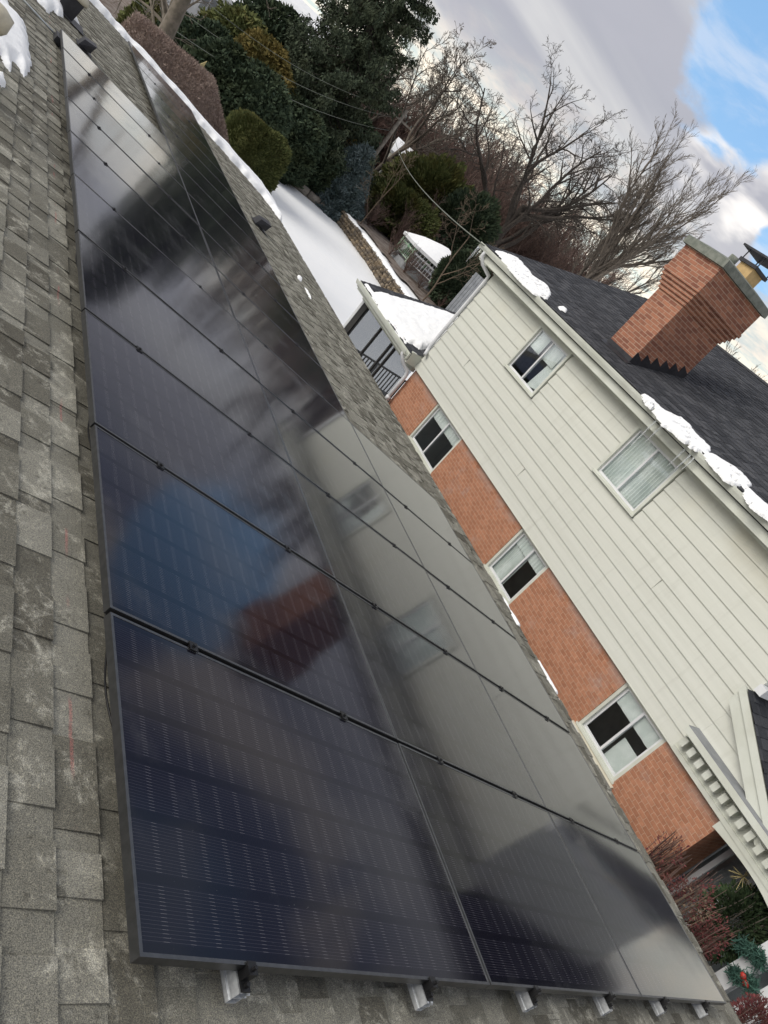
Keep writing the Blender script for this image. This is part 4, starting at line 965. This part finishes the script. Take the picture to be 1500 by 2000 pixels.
# stake sticking out above the hedge
sb = at(384, 142, 27); mb = MB(); mb.hexa([(sb[0]-.08, sb[1]-.02, GZ), (sb[0]+.08, sb[1]-.02, GZ), (sb[0]+.08, sb[1]+.02, GZ), (sb[0]-.08, sb[1]+.02, GZ), (sb[0]-.08, sb[1]-.02, sb[2]+.2), (sb[0]+.08, sb[1]-.02, sb[2]+.45), (sb[0]+.08, sb[1]+.02, sb[2]+.45), (sb[0]-.08, sb[1]+.02, sb[2]+.2)])
tag(mb.build('stake', M['straw'], None), 'pale wooden stake rising just behind the brown hedge', 'stake')
def eg(px, py, r, rad, hgt, m, label, n=12000, size=.3, shape='col', seed=1, name='evergreen_tree', cat='evergreen tree', **kw):
    "evergreen whose crown centre is seen at (px, py) r metres away; stands on the ground"
    c = at(px, py, r); gz = ground_z(c[0], c[1]); topz = c[2]+hgt/2; H = topz-gz
    return evergreen(name, label, cat, (c[0], c[1], gz+H/2), (rad, rad, H/2), m, n, size, shape, seed, **kw)
eg(395, 118, 44, 1.8, 3.4, 'yew', 'dark narrow evergreen at the left end of the evergreen bank', 14000, .24, seed=21)
eg(430, 155, 42, 1.8, 3.2, 'yew', 'very dark evergreen behind the middle of the brown hedge', 14000, .24, seed=22)
eg(352, 80, 47, 1.6, 2.6, 'yew', 'dark evergreen just right of the big leaning trunk', 9000, .26, seed=27)
eg(485, 205, 42, 2.2, 3.6, 'yew', 'grey-green evergreen behind the clipped olive hedge', 16000, .22, seed=23, lump=.25)
eg(505, 150, 50, 1.9, 4.2, 'golden', 'bronze-tipped evergreen in the middle of the evergreen bank', 14000, .26, seed=24, lump=.4)
eg(555, 250, 50, 2.5, 3.8, 'yew', 'broad dark green evergreen above the left half of the log edging', 20000, .24, seed=25, lump=.28)
eg(610, 315, 54, 2.6, 3.8, 'yew', 'broad dark green evergreen left of the blue spruce', 20000, .24, seed=26, lump=.28)
eg(608, 250, 58, 1.9, 4.2, 'golden', 'bright bronze evergreen peak behind the dark green mass', 12000, .28, seed=28, lump=.45)
eg(640, 275, 60, 1.8, 3.8, 'golden', 'smaller bronze-green evergreen peak nearer the blue spruce', 10000, .28, seed=39, lump=.45)
eg(580, 200, 60, 2.8, 6.0, 'yew', 'tall dark evergreen under the drooping spruce', 14000, .30, seed=29)
eg(672, 270, 64, 2.4, 4.4, 'yew', 'dark evergreen left of the utility pole', 12000, .30, seed=30)
eg(515, 100, 60, 3.0, 6.0, 'yew', 'tall shadowy evergreen at the foot of the great spruce', 14000, .32, seed=31)
eg(450, 95, 56, 2.2, 4.2, 'arbor', 'brownish evergreen above the dark narrow one', 11000, .30, seed=32, lump=.4)
eg(282, 25, 38, 1.0, 2.6, 'arbor', 'small olive conifer by the big leaning trunk', 6000, .22, shape='cone', seed=33)
# blue spruce
bs = eg(680, 345, 54, 2.5, 4.6, 'bluesp', 'round-topped blue spruce beside the end of the snowy yard', 34000, .30, shape='cone', seed=34, name='blue_spruce', cat='spruce', lump=.25, aspect=.20, depth=.5, corek=.6)
# big golden-green conifer left of the gazebo and dark one right of it
eg(778, 425, 58, 3.0, 3.9, 'arbor', 'large spreading moss-green conifer between blue spruce and gazebo', 32000, .28, shape='ell', seed=35, name='conifer', cat='conifer', lump=.42, depth=.45)
eg(840, 385, 63, 3.4, 5.0, 'arbor', 'darker moss-green conifer rising behind the gazebo roof', 28000, .30, shape='ell', seed=36, name='conifer', cat='conifer', lump=.42, depth=.45)
eg(905, 445, 60, 2.4, 5.0, 'yew', 'dark conifer just left of the gutter corner', 18000, .28, shape='ell', seed=37, name='conifer', cat='conifer', lump=.35)
eg(905, 540, 46, 1.5, 2.6, 'yew', 'dark low evergreen shrub in front of the grey fence', 14000, .18, shape='ell', seed=38, name='evergreen_shrub', cat='shrub', lump=.35)

# great drooping spruce
def spruce(base, H, seed, label):
    t = thing('great_spruce', label, 'spruce', tuple(base)); g = np.random.default_rng(seed); base = np.array(base)
    mb = MB(); mb.tube([base+np.array([0, 0, z]) for z in np.linspace(-.3, H, 12)], np.linspace(.42, .03, 12), 9); mb.build('trunk', M['bark_dark'], t, True)
    mb = MB(); PP = []; NN = []
    z = 3.2
    while z < H-.3:
        f = z/H; nb_ = 6
        for k in range(nb_):
            a = g.uniform(0, 2*math.pi); L = (1-f)**.75*H*.30*g.uniform(.7, 1.15)+.4; out = np.array([math.cos(a), math.sin(a), 0])
            n_ = 9; pts = []
            for i in range(n_+1):
                q = i/n_; pts.append(base+np.array([0, 0, z])+out*L*q+np.array([0, 0, -.34*L*math.sin(q*math.pi*.62)*(.7+.5*(1-f))+.16*L*q**3]))
            pts = np.array(pts); mb.tube(pts, np.linspace(.05*(1-f)+.012, .006, n_+1), 4, False)
            m_ = int(23*L)
            q = g.uniform(.12, 1, m_); P = np.stack([np.interp(q*n_, np.arange(n_+1), pts[:, c]) for c in range(3)], 1)
            side = np.cross(out, [0, 0, 1]); sl_ = g.uniform(-1, 1, m_)*(.10+.28*(1-q))*L*.55
            P = P+side*sl_[:, None]; P[:, 2] -= np.abs(sl_)*.35
            for h in range(5):
                Q = P.copy(); Q[:, 2] -= h*.13*g.uniform(.6, 1.3, m_)*(.4+.8*(1-f)); Q += g.normal(0, .05, Q.shape); PP.append(Q); NN.append(np.tile(out*.35+np.array([0, 0, -.9]), (m_, 1)))
        z += g.uniform(.30, .46)
    mb.build('branches', M['bark_dark'], t, True)
    leafcloud('needles', np.concatenate(PP), np.concatenate(NN), .20, M['spruce'], t, .34, 0, seed)
b = at(610, 222, 56); spruce((b[0], b[1], ground_z(b[0], b[1])), 19.5, 61, 'great dark drooping spruce towering over the evergreen bank')

# bare trees against the sky
def bt(px, py, r, h, rad, spec, label, seed, m='bark', **kw):
    b = at(px, py, r); return bare_tree('bare_tree', label, 'bare tree', (b[0], b[1], ground_z(b[0], b[1])-.2), h, rad, spec, seed, m, **kw)
bt(742, 305, 66, 6.2, .22, SP_BIG, 'bare tree right of the great spruce with steeply forking limbs', 71, 'bark', lean=(.25, 0, 1))
bt(905, 545, 66, 7.8, .38, dict(SP_BIG, rmin=.010, n=[8, 9, 6, 5, 3], ang=[(22, 62), (28, 58), (25, 60), (25, 60), (25, 60)]), 'big spreading bare tree in the middle of the skyline', 72, 'bark_dark', lean=(.08, 0, 1))
bt(1110, 590, 62, 8.6, .42, dict(SP_FAN, n=[12, 12, 9, 6], rmin=.010, rk=[.42, .38, .42, .5], ang=[(14, 56), (16, 40), (14, 36), (14, 34)], wob=[.04, .08, .10, .12, .14]), 'wide fan-shaped bare tree left of the chimney', 73, 'bark')
bt(900, 430, 80, 8.5, .30, dict(SP_ROUND, rmin=.014), 'slimmer bare tree between the two big ones', 74, 'bark', lean=(.1, 0, 1))
bt(1030, 545, 74, 6.5, .28, SP_ROUND, 'small bare tree in front of the foot of the fan-shaped one', 75, 'bark')
bt(1500, 780, 60, 5.2, .25, SP_FAN, 'bare treetop showing over the ridge right of the chimney', 76, 'bark')
bt(640, 340, 70, 8.5, .3, SP_ROUND, 'bare tree half hidden by the great spruce', 77, 'bark')
bt(330, 60, 30, 9.0, .36, dict(SP_ROUND, n=[6, 6, 5, 4]), 'pale-barked big tree leaning at the top of the photo, behind the brown hedge', 78, 'bark_pale', lean=(.12, .1, 1))
bt(880, 520, 43, 4.4, .055, dict(SP_ROUND, rmin=.006, n=[5, 6, 5, 3]), 'young tan tree spreading its branches in front of the gazebo roof', 79, 'twig_tan')
bt(742, 385, 52, 4.4, .045, dict(SP_ROUND, rmin=.007, n=[4, 5, 4, 3]), 'slender pale sapling beside the utility pole', 80, 'twig_tan')
# thicket of reddish bushes: built once, copied
src = []
for k in range(4):
    t = bare_tree('thicket_shrub', 'bare reddish-brown shrub of the winter thicket beyond the gardens', 'bare shrub', (0, 0, 0), .55, .10, SP_BUSH, 90+k, 'twig_red', 'bare shrubs of the far thicket'); src.append(t)
spots = []
g = np.random.default_rng(44)
for k in range(70):
    px = g.uniform(620, 1130); py = 300+(px-690)*.50+g.uniform(-45, 70); r = g.uniform(58, 84); spots.append((px, py, max(r, 84) if px < 860 else max(r, 70), g.uniform(.9, 1.55)))
for k, (px, py, r, sc) in enumerate(spots):
    b = at(px, py, r); gz = ground_z(b[0], b[1])-.1
    if k < 4: o = src[k]
    else:
        o = src[k % 4].copy(); COL.objects.link(o)
        for ch_ in list(src[k % 4].children): c = ch_.copy(); COL.objects.link(c); c.parent = o
    o.location = (b[0], b[1], gz); o.scale = (sc, sc, sc*g.uniform(1.0, 1.5)); o.rotation_euler = (0, 0, g.uniform(0, 6.28))
for k in range(46):
    px = g.uniform(790, 1190); py = 330+(px-790)*.55+g.uniform(-30, 30); r = g.uniform(86, 112); o = src[k % 4].copy(); COL.objects.link(o)
    for ch_ in list(src[k % 4].children): c = ch_.copy(); COL.objects.link(c); c.parent = o
    b = at(px, py, r); sc = g.uniform(1.3, 2.1); o.location = (b[0], b[1], ground_z(b[0], b[1])-.1); o.scale = (sc*1.1, sc*1.1, sc*g.uniform(1.0, 1.45)); o.rotation_euler = (0, 0, g.uniform(0, 6.28))
# garden shrubs near the gazebo
lab = ['reddish bare shrub left of the gazebo steps', 'reddish bare shrub in front of the gazebo', 'low reddish shrub behind the stone wall', 'bare shrub at the left corner of the gazebo', 'tangled bare shrub right behind the far wall end', 'small reddish shrub between porch roof and gazebo', 'dense reddish shrub left of the gazebo roof']
for k, (px, py, r, sc) in enumerate([(765, 560, 47, .34), (795, 590, 46, .24), (740, 520, 49, .34), (762, 490, 55, .55), (710, 450, 54, .40), (850, 608, 45, .22), (812, 470, 58, .75)]):
    o = src[k % 4].copy(); COL.objects.link(o)
    for ch_ in list(src[k % 4].children): c = ch_.copy(); COL.objects.link(c); c.parent = o
    b = at(px, py, r); o.name = 'garden_shrub'; o.location = (b[0], b[1], ground_z(b[0], b[1])); o.scale = (sc, sc, sc*1.15); o.rotation_euler = (0, 0, k*1.3)
    o['label'] = lab[k]; o['category'] = 'bare shrub'; del o['group']
# far tree line closing the horizon
tl = MB(); g = np.random.default_rng(8); PP = []; NN = []
for k in range(26000):
    a = R_(g.uniform(-12, 78)); r = g.uniform(95, 130); zt = 2.0+1.8*math.sin(a*23)+1.2*math.sin(a*57)+g.uniform(-.5, 1.2)
    PP.append((CC[0]+math.sin(a)*r, CC[1]+math.cos(a)*r, GZ+(zt-GZ)*g.random()**.6)); NN.append((g.normal(0, .2), g.normal(0, .2), 1))
o = leafcloud('far_wood', np.array(PP), np.array(NN), 1.7, M['twig_red'], None, .10, 0, 8); tag(o, 'far bare wood closing the horizon', 'wood', None, 'stuff')

# ================================================================== GARDEN OBJECTS
# utility pole with wires
b = at(712, 330, 57); tp = at(789, 222, 57); gz = ground_z(b[0], b[1]); up_ = thing('utility_pole', 'tall wooden utility pole with a crossarm rising behind the blue spruce', 'utility pole', (b[0], b[1], gz))
mb = MB(); mb.tube([(b[0], b[1], gz), (b[0], b[1], tp[2]+.3)], [.17, .12], 9); mb.build('pole', M['wood'], up_, True)
mb = MB(); mb.box(b[0]-1.0, b[0]+1.0, b[1]-.06, b[1]+.06, tp[2]-.5, tp[2]-.38); mb.build('crossarm', M['wood'], up_)
for dx in (-.9, -.45, .45, .9):
    mb = MB(); mb.tube([(b[0]+dx, b[1], tp[2]-.38), (b[0]+dx, b[1], tp[2]-.22)], .045, 6); mb.build('insulator', M['stone'], up_)
PT = np.array([b[0], b[1], tp[2]-.2])
def wire(a, c, sag, rad, label):
    mb = MB(); a = np.array(a, float); c = np.array(c, float); q = np.linspace(0, 1, 18)
    pts = a+(c-a)*q[:, None]; pts[:, 2] -= sag*4*q*(1-q); mb.tube(pts, rad, 5); tag(mb.build('overhead_wire', M['rib'] if False else M['stone'], None, True), label, 'wire')
wire(PT+[.3, 0, -1.2], at(946, 480, 17.0), .5, .014, 'service wire from the utility pole down to the neighbouring gutter corner')
wire(PT+[-.9, 0, 0], at(330, -60, 40), .8, .012, 'upper overhead wire crossing the evergreens')
wire(PT+[-.45, 0, -.4], at(300, -20, 38), .8, .012, 'second overhead wire just below the upper one')
wire(PT+[-.2, 0, -1.2], at(250, -10, 36), .9, .014, 'lowest overhead wire crossing in front of the bronze evergreens')
wire(at(716, 470, 41), at(766, 545, 41), .0, .012, 'thin cable over the garden beyond the stone wall')
# gazebo
gc = at(836, 535, 50); gz = ground_z(gc[0], gc[1]); gr = 2.55
gb = thing('gazebo', 'octagonal green and white gazebo with snow on its roof', 'gazebo', (gc[0], gc[1], gz))
gt = at(836, 478, 50)[2]; ev = gt-.30
def octp(r, z, k, ph=.39): a = ph+k*math.pi/4; return (gc[0]+r*math.cos(a), gc[1]+r*math.sin(a), z)
mb = MB(); V = [octp(gr+.25, ev+.02, k) for k in range(8)]+[octp(gr*.62, ev+.55, k) for k in range(8)]+[octp(gr*.2, ev+.85, k) for k in range(8)]+[(gc[0], gc[1], ev+.95)]
mb.add(V, [(k, (k+1) % 8, 8+(k+1) % 8, 8+k) for k in range(8)]+[(8+k, 8+(k+1) % 8, 16+(k+1) % 8, 16+k) for k in range(8)]+[(16+k, 16+(k+1) % 8, 24) for k in range(8)]); mb.build('roof', M['snow'], gb, True)
mb = MB(); V = [octp(gr+.22, ev-.16, k) for k in range(8)]+[octp(gr+.24, ev+.015, k) for k in range(8)]; mb.add(V, [(k, (k+1) % 8, 8+(k+1) % 8, 8+k) for k in range(8)]+[tuple(range(8))[::-1]]); mb.build('eave_band', M['white_paint'], gb)
mb = MB(); V = [octp(gr+.1, gz, k) for k in range(8)]+[octp(gr+.1, gz+.45, k) for k in range(8)]; mb.add(V, [(k, (k+1) % 8, 8+(k+1) % 8, 8+k) for k in range(8)]+[tuple(range(8, 16))]); mb.build('floor', M['fence'], gb)
for k in range(8):
    p = octp(gr, 0, k); mb = MB(); mb.box(p[0]-.07, p[0]+.07, p[1]-.07, p[1]+.07, gz+.45, ev-.1); mb.build('post', M['green_paint'], gb)
for k in range(8):
    if k == 5: continue
    a, c = np.array(octp(gr, 0, k)), np.array(octp(gr, 0, k+1)); mb = MB()
    for z in (gz+.62, gz+1.25): mb.tube([a+[0, 0, z], c+[0, 0, z]], .035, 4)
    for q in np.linspace(.08, .92, 9): p = a+(c-a)*q; mb.tube([p+[0, 0, gz+.62], p+[0, 0, gz+1.25]], .02, 4)
    z = ev-.45; mb.tube([a+[0, 0, z], c+[0, 0, z]], .03, 4)
    for q in np.linspace(.1, .9, 7): p = a+(c-a)*q; mb.tube([p+[0, 0, z], p+[0, 0, ev-.12]], .018, 4)
    mb.build('railing', M['green_paint'] if k % 2 else M['white_paint'], gb)
# grey fence right of the gazebo
fa, fb = at(898, 600, 40), at(965, 560, 40); fe = thing('board_fence', 'grey vertical board fence against the neighbouring house corner', 'fence', (fa[0], fa[1], ground_z(*fa[:2])))
mb = MB(); d_ = fb[:2]-fa[:2]; Ld = np.linalg.norm(d_); d_ = d_/Ld; k = 0; zt = at(945, 545, 40)[2]
while k*.15 < Ld+3:
    p = fa[:2]+d_*(k*.15-.5); q = p+d_*.125; z0 = GZ+.4; mb.hexa([(p[0], p[1], z0), (q[0], q[1], z0), (q[0], q[1]+.02, z0), (p[0], p[1]+.02, z0), (p[0], p[1], zt), (q[0], q[1], zt), (q[0], q[1]+.02, zt), (p[0], p[1]+.02, zt)]); k += 1
mb.build('boards', M['fence'], fe)
mb = MB(); p, q = fa[:2]-d_*.5, fa[:2]+d_*(Ld+2.6)
for z in (GZ+.9, zt-.3): mb.hexa([(p[0], p[1]+.021, z), (q[0], q[1]+.021, z), (q[0], q[1]+.06, z), (p[0], p[1]+.06, z), (p[0], p[1]+.021, z+.09), (q[0], q[1]+.021, z+.09), (q[0], q[1]+.06, z+.09), (p[0], p[1]+.06, z+.09)])
mb.build('fence_rail', M['fence'], fe)
def cottage(c, w, dpt, h, rh, wall, name, label, yaw, roofm='snow', wins=2):
    t = thing(name, label, 'house', (c[0], c[1], c[2]-3)); cy, sy = math.cos(yaw), math.sin(yaw)
    P = lambda x, y, z: (c[0]+x*cy-y*sy, c[1]+x*sy+y*cy, c[2]+z)
    def bx(mb, x0, x1, y0, y1, z0, z1): mb.hexa([P(x0, y0, z0), P(x1, y0, z0), P(x1, y1, z0), P(x0, y1, z0), P(x0, y0, z1), P(x1, y0, z1), P(x1, y1, z1), P(x0, y1, z1)])
    mb = MB(); bx(mb, 0, w, 0, dpt, -3, h); mb.add([P(0, 0, h), P(0, dpt, h), P(0, dpt/2, h+rh-.05), P(w, 0, h), P(w, dpt, h), P(w, dpt/2, h+rh-.05)], [(0, 2, 1), (3, 4, 5)]); mb.build('wall', M[wall], t, uvmode='world')
    mb = MB(); o = .35
    mb.hexa([P(-o, -o, h-.12), P(w+o, -o, h-.12), P(w+o, dpt/2, h+rh), P(-o, dpt/2, h+rh), P(-o, -o, h+.10), P(w+o, -o, h+.10), P(w+o, dpt/2, h+rh+.22), P(-o, dpt/2, h+rh+.22)])
    mb.hexa([P(-o, dpt/2, h+rh), P(w+o, dpt/2, h+rh), P(w+o, dpt+o, h-.12), P(-o, dpt+o, h-.12), P(-o, dpt/2, h+rh+.22), P(w+o, dpt/2, h+rh+.22), P(w+o, dpt+o, h+.10), P(-o, dpt+o, h+.10)])
    mb.build('roof', M[roofm], t)
    for k in range(wins):
        x = w*(k+.5)/wins-.45; mb = MB(); bx(mb, x-.1, x+1.0, -.05, -.002, h-1.75, h-.45); f = mb.build('window', M['white_paint'], t)
        mb = MB(); bx(mb, x, x+.42, -.07, -.052, h-1.65, h-.55); bx(mb, x+.48, x+.9, -.07, -.052, h-1.65, h-.55); mb.build('pane', M['room'], f)
    return t
c = at(752, 322, 72); cottage((c[0], c[1], c[2]-1.0), 6.6, 5, 2.2, 1.0, 'grey_wall', 'cottage', 'small grey-green cottage with a snowy roof beyond the utility pole', R_(-22))
c = at(330, -20, 62); cottage((c[0]-1, c[1], -4.0), 9, 7, 5.2, 2.5, 'white_paint', 'far_house', 'white house behind bare branches at the top of the photo', R_(-8), wins=4)
c = at(405, 8, 75); cottage((c[0], c[1], -4.0), 9, 7, 6.4, 2.4, 'brick', 'far_house', 'red brick house behind the white one at the top of the photo', R_(-12), wins=4)
c = at(345, 62, 44); cottage((c[0], c[1], -4.2), 3.2, 3.4, 2.0, .6, 'stone', 'garden_shed', 'low dark shed with snow on its roof left of the dark evergreens', R_(-15), wins=1)

# ================================================================== BETWEEN THE HOUSES
def low_plant(name, label, cat, c, r, m, n, size, seed, aspect=.35, stems='twig_red', ns=30, lump=.4):
    t = thing(name, label, cat, (c[0], c[1], GZ)); g = np.random.default_rng(seed)
    P, N = blobpts(n, c, r, seed, 'ell', lump, 3, .7); leafcloud('foliage', P, N, size, M[m], t, aspect, 0, seed)
    mb = MB()
    for k in range(ns):
        a = g.uniform(0, 6.28); q = g.uniform(.2, 1.05); e_ = np.array([c[0]+r[0]*q*math.cos(a), c[1]+r[1]*q*math.sin(a), c[2]+r[2]*g.uniform(.3, 1.15)]); s_ = np.array([c[0], c[1], GZ])
        m_ = (e_+s_)/2+g.normal(0, .06, 3); mb.tube([s_, m_, e_], [.012, .008, .003], 4, False)
    mb.build('stems', M[stems], t); return t
def P_(px, py, X): return tuple(on_x(px, py, X))
p = P_(1325, 1765, 8.5); low_plant('barberry', 'dark red shrub in front of the porch window', 'shrub', p, (.32, .34, .50), 'redleaf', 2400, .028, 101, lump=.7)
p = P_(1362, 1842, 8.6); low_plant('barberry', 'dark red shrub beside the first white porch column', 'shrub', p, (.22, .20, .42), 'redleaf', 1800, .026, 102, lump=.7)
p = P_(1468, 2000, 8.3); low_plant('barberry', 'rusty red shrub in the bottom right corner of the photo', 'shrub', p, (.24, .24, .36), 'redleaf', 4200, .03, 103)
p = P_(1302, 1668, 8.9); low_plant('barberry', 'sparse red twigs against the brick beside the arch', 'shrub', p, (.16, .22, .28), 'redleaf', 260, .04, 104, ns=46)
p = P_(1435, 1800, 9.45); low_plant('broadleaf_bush', 'dark green bush inside the porch arch', 'bush', p, (.38, .36, .48), 'holly', 5200, .06, 105, .3, 'bark', 24)
for k, (px, py, X, rr, lb) in enumerate([(1467, 1862, 8.98, .13, 'green tinsel garland wound round the first porch column'), (1452, 1915, 8.98, .12, 'small green garland on the second porch column')]):
    c = np.array(P_(px, py, X)); g = np.random.default_rng(k+9); n = 1500; q = g.uniform(0, 1, n)
    PP = c+np.stack([g.normal(0, .035, n), (q-.5)*rr*2.2+g.normal(0, .025, n), np.sin(q*5)*.05+g.normal(0, .035, n)], 1)
    tag(leafcloud('garland', PP, g.normal(0, 1, (n, 3)), .07, M['garland'], None, .12, 0, k), lb, 'garland')
c = np.array(P_(1452, 1712, 9.35)); mb = MB(); g = np.random.default_rng(4)
for k in range(22):
    d = g.normal(0, 1, 3); d /= np.linalg.norm(d); mb.tube([c, c+d*g.uniform(.13, .2)], [.005, .0025], 4, False)
mb.tube([c, c+np.array([0, 0, .22])], .002, 3, False)
tag(mb.build('straw_star', M['straw'], None), 'straw star ornament hanging under the porch arch', 'ornament')
c = np.array(P_(1456, 1921, 8.93)); mb = MB(); stone(mb, c, (.03, .05, .04), 5); stone(mb, c+[0, .07, .02], (.02, .05, .04), 6)
M['redbow'] = plain('red_ribbon', (.45, .03, .02), None, 9, .5); tag(mb.build('ribbon_bow', M['redbow'], None, True), 'small red ribbon bow below the garland', 'bow')
c = P_(1362, 1765, 8.2); low_plant('dried_flowers', 'dried tan seed heads above the dark red shrub', 'plant', c, (.08, .18, .16), 'twig_tan', 90, .028, 107, .5, 'twig_tan', 8)
